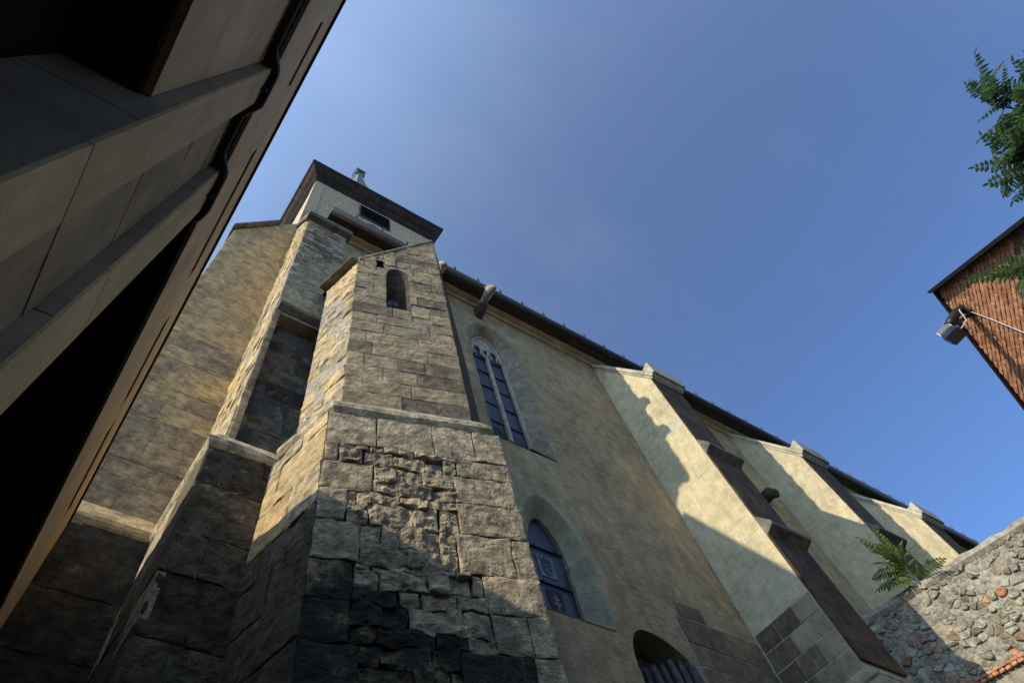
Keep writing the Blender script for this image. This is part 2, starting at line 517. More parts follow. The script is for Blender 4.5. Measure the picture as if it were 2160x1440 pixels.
def tube(name, pts, r, m, parent=None, seg=8, closed_ends=True):
    P = [Vector(p) for p in pts]
    rs = r if isinstance(r, (list, tuple)) else [r] * len(P)
    bm = bmesh.new()
    rings = []
    up = Vector((0, 0, 1))
    prev = None
    for i, p in enumerate(P):
        t = (P[min(i + 1, len(P) - 1)] - P[max(i - 1, 0)]).normalized()
        if prev is None:
            a = t.cross(up)
            if a.length < 0.1:
                a = t.cross(Vector((1, 0, 0)))
        else:
            a = prev - t * prev.dot(t)
        a.normalize()
        prev = a
        b = t.cross(a)
        rings.append([bm.verts.new(p + (a * math.cos(2 * math.pi * k / seg) + b * math.sin(2 * math.pi * k / seg)) * rs[i]) for k in range(seg)])
    for i in range(len(rings) - 1):
        for k in range(seg):
            bm.faces.new((rings[i][k], rings[i][(k + 1) % seg], rings[i + 1][(k + 1) % seg], rings[i + 1][k]))
    if closed_ends:
        bm.faces.new(rings[0])
        bm.faces.new(rings[-1][::-1])
    return bmo(name, bm, m, parent, smooth=True)


class Frame:
    """a vertical wall face: origin, horizontal direction u, outward normal n"""
    def __init__(s, p, q):
        s.o = Vector((p[0], p[1], 0))
        d = Vector((q[0] - p[0], q[1] - p[1], 0))
        s.w = d.length
        s.u = d.normalized()
        s.n = Vector((s.u.y, -s.u.x, 0))

    def at(s, u, z, h=0.0):
        return s.o + s.u * u + s.n * h + Vector((0, 0, z))


def block(name, F, u0, u1, z0, z1, m, parent, proud=0.012, amp=0.006, drop=0.02, cell=0.12, back=0.1, clip=None, jit=0.006, seed=0.0, big=0.0):
    """one dressed or weathered stone: a gridded face with worn edges and a skirt running back into the wall"""
    nu = max(2, min(26, int((u1 - u0) / cell)))
    nv = max(2, min(18, int((z1 - z0) / cell)))
    bm = bmesh.new()
    g = []
    tilt_u = rnd.uniform(-1, 1) * amp * 0.7
    tilt_v = rnd.uniform(-1, 1) * amp * 0.7
    off = rnd.uniform(-1, 1) * amp * 0.8
    sx = rnd.uniform(0, 50) + seed
    us = [0.0] + [min(0.02 / (u1 - u0), 0.2)] + [i / nu for i in range(1, nu)] + [1 - min(0.02 / (u1 - u0), 0.2)] + [1.0]
    vs = [0.0] + [min(0.02 / (z1 - z0), 0.2)] + [i / nv for i in range(1, nv)] + [1 - min(0.02 / (z1 - z0), 0.2)] + [1.0]
    us = sorted(set(us)); vs = sorted(set(vs))
    for b in vs:
        row = []
        for a in us:
            u = u0 + (u1 - u0) * a
            z = z0 + (z1 - z0) * b
            edge = a in (0.0, 1.0) or b in (0.0, 1.0)
            h = proud + off + tilt_u * (a - 0.5) + tilt_v * (b - 0.5)
            p = Vector((u * 3.1 + sx, z * 3.1, sx))
            h += amp * 1.2 * noise.noise(p) + amp * 0.9 * noise.noise(p * 3.7)
            if big > 0:
                t = noise.noise(Vector((u * 2.2 + sx, z * 2.2, 9.1)))
                q3 = Vector((u * 5.0 + sx, z * 9.0, sx))
                h += big * t - big * 0.9 * abs(noise.noise(q3)) + big * 0.45 * noise.noise(q3 * 2.3) + big * 0.25 * noise.noise(q3 * 5.1)
            if edge:
                h -= drop * (0.6 + 0.8 * abs(noise.noise(p * 2.3)))
                u += jit * noise.noise(Vector((u * 5, z * 5, 3.3 + sx)))
                z += jit * noise.noise(Vector((u * 5, z * 5, 7.7 + sx)))
            row.append(bm.verts.new(F.at(u, z, h)))
        g.append(row)
    R_, C_ = len(vs), len(us)
    for i in range(R_ - 1):
        for j in range(C_ - 1):
            bm.faces.new((g[i][j], g[i][j + 1], g[i + 1][j + 1], g[i + 1][j]))
    rim = [g[0][j] for j in range(C_)] + [g[i][-1] for i in range(1, R_)] + [g[-1][j] for j in range(C_ - 2, -1, -1)] + [g[i][0] for i in range(R_ - 2, 0, -1)]
    bk = []
    for v in rim:
        dd = (v.co - F.o).dot(F.n)
        bk.append(bm.verts.new(v.co - F.n * (dd + back)))
    for i in range(len(rim)):
        j = (i + 1) % len(rim)
        bm.faces.new((rim[j], rim[i], bk[i], bk[j]))
    if clip:
        for (pu, pz, nu_, nz_) in clip:      # keep the side opposite to the normal (nu_, nz_)
            co = F.at(pu, pz)
            no = F.u * nu_ + Vector((0, 0, nz_))
            bmesh.ops.bisect_plane(bm, geom=bm.verts[:] + bm.edges[:] + bm.faces[:], plane_co=co, plane_no=no, clear_outer=True)
        if len(bm.faces) == 0:
            bm.free()
            return None
    return bmo(name, bm, m, parent, recalc=False)


def courses(F, parent, u0, u1, z0, z1, hmin, hmax, wmin, wmax, mats, holes=(), clip=None, gap=0.012, pick=None, **kw):
    """lay courses of stones over a wall face, leaving the holes (u0,u1,z0,z1) free"""
    z = z0
    out = []
    k = 0
    while z < z1 - 0.05:
        h = rnd.uniform(hmin, hmax)
        if z + h > z1 - hmin * 0.5:
            h = z1 - z
        za, zb = z + gap / 2, z + h - gap / 2
        segs = [(u0, u1)]
        for (a, b, c, d) in holes:
            if zb > c + 0.03 and za < d - 0.03:
                ns = []
                for (s, e) in segs:
                    if a > s + 0.02:
                        ns.append((s, min(a, e)))
                    if b < e - 0.02:
                        ns.append((max(b, s), e))
                    if b <= s or a >= e:
                        pass
                segs = [q for q in ns if q[1] - q[0] > 0.03] if not all(b <= s or a >= e for s, e in segs) else segs
        for (s, e) in segs:
            u = s
            first = True
            while u < e - 0.02:
                w = rnd.uniform(wmin, wmax)
                if first and k % 2:
                    w *= 0.55
                first = False
                if u + w > e - wmin * 0.6:
                    w = e - u
                mm = pick(u + w / 2, z + h / 2) if pick else rnd.choice(mats)
                o = block('stone', F, u + gap / 2, u + w - gap / 2, za, zb, mm, parent, clip=clip, **kw)
                if o:
                    out.append(o)
                u += w
        z += h
        k += 1
    return out


def sheet(name, F, poly, h, m, parent):
    """flat face in a wall frame, polygon in (u,z)"""
    P = [F.at(u, z, h) for u, z in poly]
    tris = tessellate_polygon([P])
    return pyd(name, P, [list(t) for t in tris], m, parent)


def sweep(name, path, prof, m, parent, closed=False, sub=0.35, amp=0.008):
    """run a moulding profile [(out, z)] along a plan path with mitred corners; outward is to the right of travel"""
    P = [Vector((p[0], p[1], 0)) for p in path]
    nrm = []
    for i in range(len(P) - 1):
        d = (P[i + 1] - P[i]).normalized()
        nrm.append(Vector((d.y, -d.x, 0)))
    bm = bmesh.new()
    rings = []
    for i in range(len(P) - 1):
        L = (P[i + 1] - P[i]).length
        k = max(1, int(L / sub))
        def miter(a, b):
            mvec = (a + b)
            mvec.normalize()
            return mvec / max(0.3, mvec.dot(a))
        na = miter(nrm[i - 1], nrm[i]) if i > 0 else nrm[i]
        nb = miter(nrm[i], nrm[i + 1]) if i < len(P) - 2 else nrm[i]
        for s in range(k + (1 if i == len(P) - 2 else 0)):
            t = s / k
            base = P[i].lerp(P[i + 1], t)
            ring = []
            for q, (out, z) in enumerate(prof):
                va = P[i] + na * out
                vb = P[i + 1] + nb * out
                v = va.lerp(vb, t) + Vector((0, 0, z))
                if out > 0.01 and amp > 0:
                    v += nrm[i] * amp * noise.noise(v * 2.7) + Vector((0, 0, amp * noise.noise(v * 2.1 + Vector((5, 5, 5)))))
                ring.append(bm.verts.new(v))
            rings.append(ring)
    for a, b in zip(rings[:-1], rings[1:]):
        for q in range(len(prof) - 1):
            bm.faces.new((a[q], b[q], b[q + 1], a[q + 1]))
    for r_ in (rings[0], rings[-1]):
        try:
            bm.faces.new(r_)
        except ValueError:
            pass
    return bmo(name, bm, m, parent)


def clip_poly(poly, px, py, nx, ny):
    out = []
    n = len(poly)
    for i in range(n):
        a, b = poly[i], poly[(i + 1) % n]
        da = (a[0] - px) * nx + (a[1] - py) * ny
        db = (b[0] - px) * nx + (b[1] - py) * ny
        if da <= 0:
            out.append(a)
        if da * db < 0:
            t = da / (da - db)
            out.append((a[0] + (b[0] - a[0]) * t, a[1] + (b[1] - a[1]) * t))
    return out


def cells(region, pts, ax=1.0):
    """Voronoi cells of pts inside the convex region (u, z); ax > 1 makes them wide"""
    res = []
    for i, p in enumerate(pts):
        poly = list(region)
        near = sorted(range(len(pts)), key=lambda j: ((pts[j][0] - p[0]) / ax) ** 2 + (pts[j][1] - p[1]) ** 2)[1:22]
        for j in near:
            q = pts[j]
            dx, dy = (q[0] - p[0]) / ax, q[1] - p[1]
            mx, my = (q[0] + p[0]) / 2, (q[1] + p[1]) / 2
            poly = clip_poly(poly, mx, my, dx / ax, dy)
            if len(poly) < 3:
                break
        res.append(poly if len(poly) >= 3 else None)
    return res


def rubble_stone(name, F, poly, m, parent, gap=0.02, proud=0.06, amp=0.02, chaikin=2, flat=0.5):
    cx = sum(p[0] for p in poly) / len(poly)
    cy = sum(p[1] for p in poly) / len(poly)
    size = math.sqrt(max(1e-4, abs(sum(poly[i][0] * poly[(i + 1) % len(poly)][1] - poly[(i + 1) % len(poly)][0] * poly[i][1] for i in range(len(poly)))) / 2))
    k = max(0.55, 1 - gap * 2.0 / size)
    P = [(cx + (p[0] - cx) * k, cy + (p[1] - cy) * k) for p in poly]
    for _ in range(chaikin):
        Q = []
        for i in range(len(P)):
            a, b = P[i], P[(i + 1) % len(P)]
            Q.append((a[0] * 0.75 + b[0] * 0.25, a[1] * 0.75 + b[1] * 0.25))
            Q.append((a[0] * 0.25 + b[0] * 0.75, a[1] * 0.25 + b[1] * 0.75))
        P = Q
    n = len(P)
    sx = rnd.uniform(0, 80)
    rings = [(1.0, -0.05), (0.97, proud * 0.45), (0.86, proud * 0.85), (0.5, proud)]
    tu, tv = rnd.uniform(-1, 1) * 0.25, rnd.uniform(-1, 1) * 0.25
    v, f = [], []
    for (s, h) in rings:
        for (a, b) in P:
            u = cx + (a - cx) * s
            z = cy + (b - cy) * s
            hh = h
            if h > 0:
                hh += amp * noise.noise(Vector((u * 7 + sx, z * 7, sx))) + tu * (u - cx) * proud / size + tv * (z - cy) * proud / size
            v.append(F.at(u + 0.02 * size * noise.noise(Vector((u * 9, z * 9, sx))), z, hh))
    v.append(F.at(cx, cy, proud + amp * noise.noise(Vector((sx, cx, cy)))))
    for r_ in range(len(rings) - 1):
        for i in range(n):
            j = (i + 1) % n
            f.append((r_ * n + i, r_ * n + j, (r_ + 1) * n + j, (r_ + 1) * n + i))
    c = len(v) - 1
    l = (len(rings) - 1) * n
    for i in range(n):
        f.append((l + i, l + (i + 1) % n, c))
    area = sum(P[i][0] * P[(i + 1) % n][1] - P[(i + 1) % n][0] * P[i][1] for i in range(n))
    if area < 0:
        f = [tuple(reversed(q)) for q in f]
    return pyd(name, v, f, m, parent, smooth=False)


def arch(x0, x1, zs, apex, n=8, ax=None, pointed=True):
    """arch from (x0,zs) over the apex to (x1,zs), as (x,z) points"""
    ax = (x0 + x1) / 2 if ax is None else ax
    out = []
    for i in range(n + 1):
        t = i / n
        a = t * math.pi / 2
        out.append((ax - (ax - x0) * math.cos(a) ** (1.25 if pointed else 1.0), zs + (apex - zs) * math.sin(a) ** (0.92 if pointed else 1.0)))
    right = []
    for i in range(n + 1):
        t = i / n
        a = t * math.pi / 2
        right.append((ax + (x1 - ax) * math.cos(a) ** (1.25 if pointed else 1.0), zs + (apex - zs) * math.sin(a) ** (0.92 if pointed else 1.0)))
    return out[:-1] + right[::-1]


# ------------------------------------------------------------------ ground
g = pyd('ground', [(-400, -400, 0), (400, -400, 0), (400, 400, 0), (-400, 400, 0)], [(0, 1, 2, 3)], M['soil'])
g['kind'] = 'structure'

# ------------------------------------------------------------------ church
church = empty('church', (0, 0, 0), 'gothic stone church with buttresses, stair turret and tall tower filling the view', 'church')  # coordinates from image pixels; church and clad building scaled up about the camera
YW = 8.75          # face of the nave wall
YB = 6.56          # face of the buttresses
ZS = 7.62          # top of the string course
EZ = 21.75         # eaves

# nave wall with its openings
NF = Frame((0.0, YW), (60.0, YW))
w1_out = [(8.95, 13.2)] + arch(8.95, 11.45, 18.2, 19.75, ax=10.15) + [(11.45, 13.2)]
w1_in = [(9.36, 13.75)] + arch(9.36, 10.95, 17.9, 19.5, ax=10.25) + [(10.95, 13.75)]
w2_out = [(9.1, 8.5)] + arch(9.1, 11.2, 9.9, 11.5, ax=10.1) + [(11.2, 8.5)]
w2_in = [(9.5, 8.72)] + arch(9.5, 10.8, 9.75, 11.1, ax=10.12) + [(10.8, 8.72)]
po_out = [(11.56, 0.0)] + arch(11.56, 13.75, 7.9, 8.75, ax=12.3, pointed=False) + [(13.75, 0.0)]


def surround(x0, x1, z0, z1, hole):
    return [(x0, z0)] + hole + [(x1, z0), (x1, z1), (x0, z1)]


wall = empty('nave_wall', (0, 0, 0))
wall.parent = church
pieces = [[(0.9, 0), (8.9, 0), (8.9, 22.2), (0.9, 22.2)],
          [(8.9, 0), (11.5, 0), (11.5, 8.5), (8.9, 8.5)],
          surround(8.9, 11.5, 8.5, 13.2, w2_out),
          surround(8.9, 11.5, 13.2, 22.2, w1_out),
          surround(11.5, 13.9, 0.0, 22.2, po_out),
          [(13.9, 0), (60, 0), (60, 22.2), (13.9, 22.2)]]
bm = bmesh.new()
for pl in pieces:
    P = [NF.at(u, z) for u, z in pl]
    vs = [bm.verts.new(p) for p in P]
    for t in tessellate_polygon([P]):
        try:
            bm.faces.new([vs[i] for i in t])
        except ValueError:
            pass
bmesh.ops.recalc_face_normals(bm, faces=bm.faces)
bmo('plaster', bm, M['plaster'], wall, recalc=False)


def window(out, inn, yin, jm, nstone, labels):
    """splayed stone jambs lofted from the wall face to the glass"""
    w = empty('window', (0, 0, 0))
    w.parent = church
    n = len(out)
    # resample both outlines
    def resample(pl, k):
        ds = [0]
        for a, b in zip(pl[:-1], pl[1:]):
            ds.append(ds[-1] + math.hypot(b[0] - a[0], b[1] - a[1]))
        r = []
        for i in range(k + 1):
            d = ds[-1] * i / k
            j = 0
            while j < len(ds) - 2 and ds[j + 1] < d:
                j += 1
            t = (d - ds[j]) / max(1e-6, ds[j + 1] - ds[j])
            r.append((pl[j][0] + (pl[j + 1][0] - pl[j][0]) * t, pl[j][1] + (pl[j + 1][1] - pl[j][1]) * t))
        return r
    sub = 3
    A = resample(out, nstone * sub)
    B = resample(inn, nstone * sub)
    for s in range(nstone):
        v, f = [], []
        for k in range(sub + 1):
            i = s * sub + k
            e = 0.0
            a, b = A[i], B[i]
            if k == 0:
                a = (A[i][0] * 0.97 + A[i + 1][0] * 0.03, A[i][1] * 0.97 + A[i + 1][1] * 0.03)
                b = (B[i][0] * 0.97 + B[i + 1][0] * 0.03, B[i][1] * 0.97 + B[i + 1][1] * 0.03)
            if k == sub:
                a = (A[i][0] * 0.97 + A[i - 1][0] * 0.03, A[i][1] * 0.97 + A[i - 1][1] * 0.03)
                b = (B[i][0] * 0.97 + B[i - 1][0] * 0.03, B[i][1] * 0.97 + B[i - 1][1] * 0.03)
            cx, cz = (inn[0][0] + inn[-1][0]) / 2, sum(p[1] for p in inn) / len(inn)
            ox, oz = a[0] - cx, a[1] - cz
            l = math.hypot(ox, oz)
            c = (a[0] + ox / l * rnd.uniform(0.06, 0.34), a[1] + max(0, oz) / l * 0.2)
            v += [(c[0], YW - 0.012, c[1]), (a[0], YW - 0.016, a[1]), (b[0], yin, b[1]), (b[0], yin + 0.25, b[1])]
        for k in range(sub):
            for q in range(3):
                f.append((k * 4 + q, (k + 1) * 4 + q, (k + 1) * 4 + q + 1, k * 4 + q + 1))
        ff = rnd.choice(jm)
        pyd('jamb_stone', v, f, ff, w)
    # mortar backing just behind the jamb stones
    v, f = [], []
    for (a, b) in zip(A, B):
        v += [(a[0] * 1.0, YW + 0.02, a[1]), (b[0], yin + 0.02, b[1])]
        cx = (inn[0][0] + inn[-1][0]) / 2
        sgn = 0.02 if b[0] > cx else -0.02
        v[-1] = (b[0] + sgn, yin + 0.02, b[1] + 0.012)
        v[-2] = (a[0] + sgn, YW + 0.004, a[1] + 0.012)
    for i in range(len(A) - 1):
        f.append((2 * i, 2 * i + 2, 2 * i + 3, 2 * i + 1))
    pyd('jamb_joint', v, f, M['mortar'], w)
    # sloping sill
    sx0, sx1 = out[0][0], out[-1][0]
    pyd('sill', [(sx0 - 0.05, YW - 0.02, out[0][1] - 0.02), (sx1 + 0.05, YW - 0.02, out[0][1] - 0.02), (inn[-1][0], yin + 0.1, inn[0][1]), (inn[0][0], yin + 0.1, inn[0][1])],
        [(0, 1, 2, 3)], M['plaster'], w)
    return w


def pane_rows(w, inn, yg, rows, x0, x1, m, arch_x=None):
    """panes between horizontal saddle bars, cut to the opening outline"""
    for z0, z1 in zip(rows[:-1], rows[1:]):
        poly = [(x, z) for x, z in inn]
        poly = clip_poly(poly, 0, z0 + 0.012, 0, -1)
        poly = clip_poly(poly, 0, z1 - 0.012, 0, 1)
        poly = clip_poly(poly, x0, 0, -1, 0)
        poly = clip_poly(poly, x1, 0, 1, 0)
        if len(poly) < 3:
            continue
        tilt = rnd.uniform(-0.012, 0.012)
        P = [(x, yg + tilt * (z - z0), z) for x, z in poly]
        pv = [Vector(p) for p in P]
        pyd('pane', P, [list(t) for t in tessellate_polygon([pv])], m, w)


# upper two-light window
W1 = window(w1_out, w1_in, 9.1, [M['jamb_old']], 22, None)
YG = 9.22
rows1 = [13.7, 14.45, 15.3, 16.15, 17.0, 17.85, 19.6]
pane_rows(W1, w1_in, YG, rows1, 9.36, 10.13, M['glass'])
pane_rows(W1, w1_in, YG, rows1, 10.13, 10.95, M['glass'])
box('mullion', (10.06, 10.2), (9.08, 9.24), (13.7, 17.95), M['trace'], W1, 0.03)
for z in rows1[1:-1]:
    box('saddle_bar', (9.34, 10.06), (YG - 0.04, YG - 0.012), (z - 0.014, z + 0.014), M['lead'], W1)
    box('saddle_bar', (10.2, 10.97), (YG - 0.04, YG - 0.012), (z - 0.014, z + 0.014), M['lead'], W1)
    for xx in (9.82, 10.68):
        box('bar_pin', (xx - 0.02, xx + 0.02), (YG - 0.06, YG - 0.041), (z - 0.03, z + 0.02), M['lead'], W1)


def arc_bar(name, pts, r, parent, m):
    return tube(name, pts, r, m, parent, seg=6)


for (a, b) in ((9.36, 10.1), (10.16, 10.95)):
    pts = [(x, 9.16, z) for x, z in arch(a + 0.04, b - 0.04, 17.9, 18.62, n=6)]
    arc_bar('lancet_head', pts, 0.055, W1, M['trace'])
    c = (a + b) / 2
    for k in (-1, 1):
        arc_bar('cusp', [(c + k * 0.33, 9.16, 17.95), (c + k * 0.12, 9.16, 18.1), (c + k * 0.2, 9.16, 18.38)], 0.04, W1, M['trace'])
plate = clip_poly([(x, z) for x, z in w1_in], 0, 18.5, 0, -1)
pp_ = [Vector((x, 9.17, z)) for x, z in plate]
pyd('tracery_plate', pp_, [list(t) for t in tessellate_polygon([pp_])], M['trace'], W1)
arc_bar('tracery_rim', [(x, 9.15, z) for x, z in arch(9.42, 10.9, 17.9, 19.4, n=9, ax=10.25)], 0.06, W1, M['trace'])
box('jamb_fillet', (10.88, 10.96), (9.06, 9.2), (13.75, 17.95), M['trace'], W1, 0.01)
# leaded diamonds in the lowest panes
for k in range(7):
    for (a, b) in ((9.38, 10.05), (10.21, 10.93)):
        t = k / 7
        x = a + (b - a) * t
        tube('lead_came', [(x, YG - 0.014, 13.76), (min(b, x + 0.32), YG - 0.014, 13.76 + min(b - x, 0.32) * 1.5)], 0.007, M['white'] if a > 10 else M['lead'], W1, seg=4)
        tube('lead_came', [(x + 0.1, YG - 0.016, 13.76), (max(a, x - 0.22), YG - 0.016, 13.76 + (x + 0.1 - max(a, x - 0.22)) * 1.5)], 0.007, M['white'] if a > 10 else M['lead'], W1, seg=4)

W1['label'] = 'tall two-light window with tan tracery beside the stair turret'
# lower pointed window with two glass emblems
W2 = window(w2_out, w2_in, 9.1, [M['jamb']], 17, None)
rows2 = [8.7, 9.43, 10.29, 11.2]
pane_rows(W2, w2_in, YG, rows2, 9.5, 10.8, M['glass'])
for z in rows2[1:-1]:
    box('saddle_bar', (9.46, 10.86), (YG - 0.06, YG - 0.03), (z - 0.016, z + 0.016), M['lead'], W2)
    for xx in (9.78, 10.48):
        box('bar_pin', (xx - 0.025, xx + 0.025), (YG - 0.08, YG - 0.055), (z - 0.03, z + 0.03), M['lead'], W2)
box('jamb_fillet', (10.72, 10.79), (9.08, 9.2), (8.74, 9.85), M['jamb'], W2, 0.008)


def flat(name, pts, y, m, parent, t=0.006):
    return prism(name, [(x, y, z) for x, z in pts], (0, -t, 0), m, parent)


def shield(cx, cz, w, h):
    return [(cx - w, cz + h), (cx + w, cz + h), (cx + w, cz - h * 0.1), (cx + w * 0.8, cz - h * 0.55), (cx + w * 0.35, cz - h * 0.9), (cx, cz - h), (cx - w * 0.35, cz - h * 0.9),
            (cx - w * 0.8, cz - h * 0.55), (cx - w, cz - h * 0.1)]


# pale square with a dark crowned coat of arms
ex, ez = 10.08, 9.86
flat('emblem', [(ex - 0.27, ez - 0.26), (ex + 0.27, ez - 0.26), (ex + 0.27, ez + 0.26), (ex - 0.27, ez + 0.26)], YG - 0.012, M['white'], W2)
flat('emblem_shield', shield(ex, ez - 0.06, 0.16, 0.17), YG - 0.02, M['navy'], W2)
flat('emblem_crown', [(ex - 0.16, ez + 0.12), (ex + 0.16, ez + 0.12), (ex + 0.2, ez + 0.24), (ex + 0.1, ez + 0.17), (ex, ez + 0.25), (ex - 0.1, ez + 0.17), (ex - 0.2, ez + 0.24)], YG - 0.02, M['navy'], W2)
for (a, b, c, d) in ((-0.08, -0.045, -0.16, 0.06), (-0.08, 0.08, 0.02, 0.055), (-0.08, 0.06, -0.07, -0.04), (-0.08, 0.09, -0.16, -0.13), (0.05, 0.085, -0.02, 0.055)):
    flat('emblem_figure', [(ex + a, ez + c), (ex + b, ez + c), (ex + b, ez + d), (ex + a, ez + d)], YG - 0.028, M['white'], W2, 0.004)
# dark red shield with a white double cross
sx_, sz_ = 10.08, 9.05
flat('emblem_shield', shield(sx_, sz_, 0.25, 0.26), YG - 0.012, M['red'], W2)
for (a, b, c, d) in ((-0.024, 0.024, -0.19, 0.17), (-0.10, 0.10, 0.045, 0.09), (-0.13, 0.13, -0.06, -0.015)):
    flat('emblem_cross', [(sx_ + a, sz_ + c), (sx_ + b, sz_ + c), (sx_ + b, sz_ + d), (sx_ + a, sz_ + d)], YG - 0.02 - (0.003 if b < 0.05 else 0), M['white'], W2, 0.004)

W2['label'] = 'lower pointed window with two heraldic glass emblems'
# walled-up portal with its moulded right jamb
portal = empty('portal', (0, 0, 0))
portal.parent = church
sheet('portal_back', Frame((0, 9.55), (60, 9.55)), [(11.3, 0), (14, 0), (14, 9.2), (11.3, 9.2)], 0, M['mortar_dark'], portal)
po_in = [(x if x < 12.5 else x, z) for x, z in po_out]
v = []
f = []
for i, (x, z) in enumerate(po_out):
    v += [(x, YW - 0.003, z), (x + (0.05 if x < 12 else 0.0), 9.55, z + 0.02)]
for i in range(len(po_out) - 1):
    f.append((2 * i, 2 * i + 2, 2 * i + 3, 2 * i + 1))
pyd('reveal', v, f, M['jamb_old'], portal)
for k, (x, y, r_) in enumerate(((13.62, 8.83, 0.10), (13.42, 8.95, 0.085), (13.22, 9.06, 0.10), (13.0, 9.16, 0.08), (12.78, 9.26, 0.10), (12.55, 9.36, 0.07))):
    top = 8.55 - k * 0.05 + rnd.uniform(-0.05, 0.05)
    tube('moulding', [(x, y, 3.0), (x, y, top - 0.3), (x - 0.03, y, top)], [r_, r_, r_ * 0.7], M['mould'], portal, seg=10)
RF = Frame((11.56, 9.3), (12.5, 9.45))
regp = [(0, 6.3), (0.9, 6.3), (0.9, 8.6), (0, 8.6)]
pts = [(rnd.uniform(0, 0.9), 6.3 + 2.3 * rnd.random()) for _ in range(42)]
for pl in cells(regp, pts, 1.5):
    if pl:
        rubble_stone('stone', RF, pl, rnd.choice([M['plinth_black'], M['plinth_grey']]), portal, gap=0.015, proud=0.1, amp=0.05, chaikin=1)

# dark ashlar patch low on the wall beside the first buttress
masonry = empty('ashlar_patch', (0, 0, 0))
masonry.parent = church
sheet('patch_mortar', NF, [(13.82, 3), (17.0, 3), (17.0, 9.44), (15.07, 9.44), (15.07, 9.83), (14.02, 9.83), (14.02, 9.44), (13.82, 9.44)], 0.006, M['mortar'], masonry)
kw = dict(proud=0.022, amp=0.005, drop=0.010, cell=0.15, jit=0.008, big=0.006)
block('stone', NF, 14.03, 15.06, 9.46, 9.82, M['dark_block'], masonry, **kw)
courses(NF, masonry, 13.85, 17.02, 5.2, 9.44, 0.42, 0.5, 0.6, 1.1, [M['dark_block']], gap=0.018, **kw)

# ------------------------------------------------------------------ buttresses of the nave
BX = [17.06, 26.8, 36.2]
BWID = 1.8


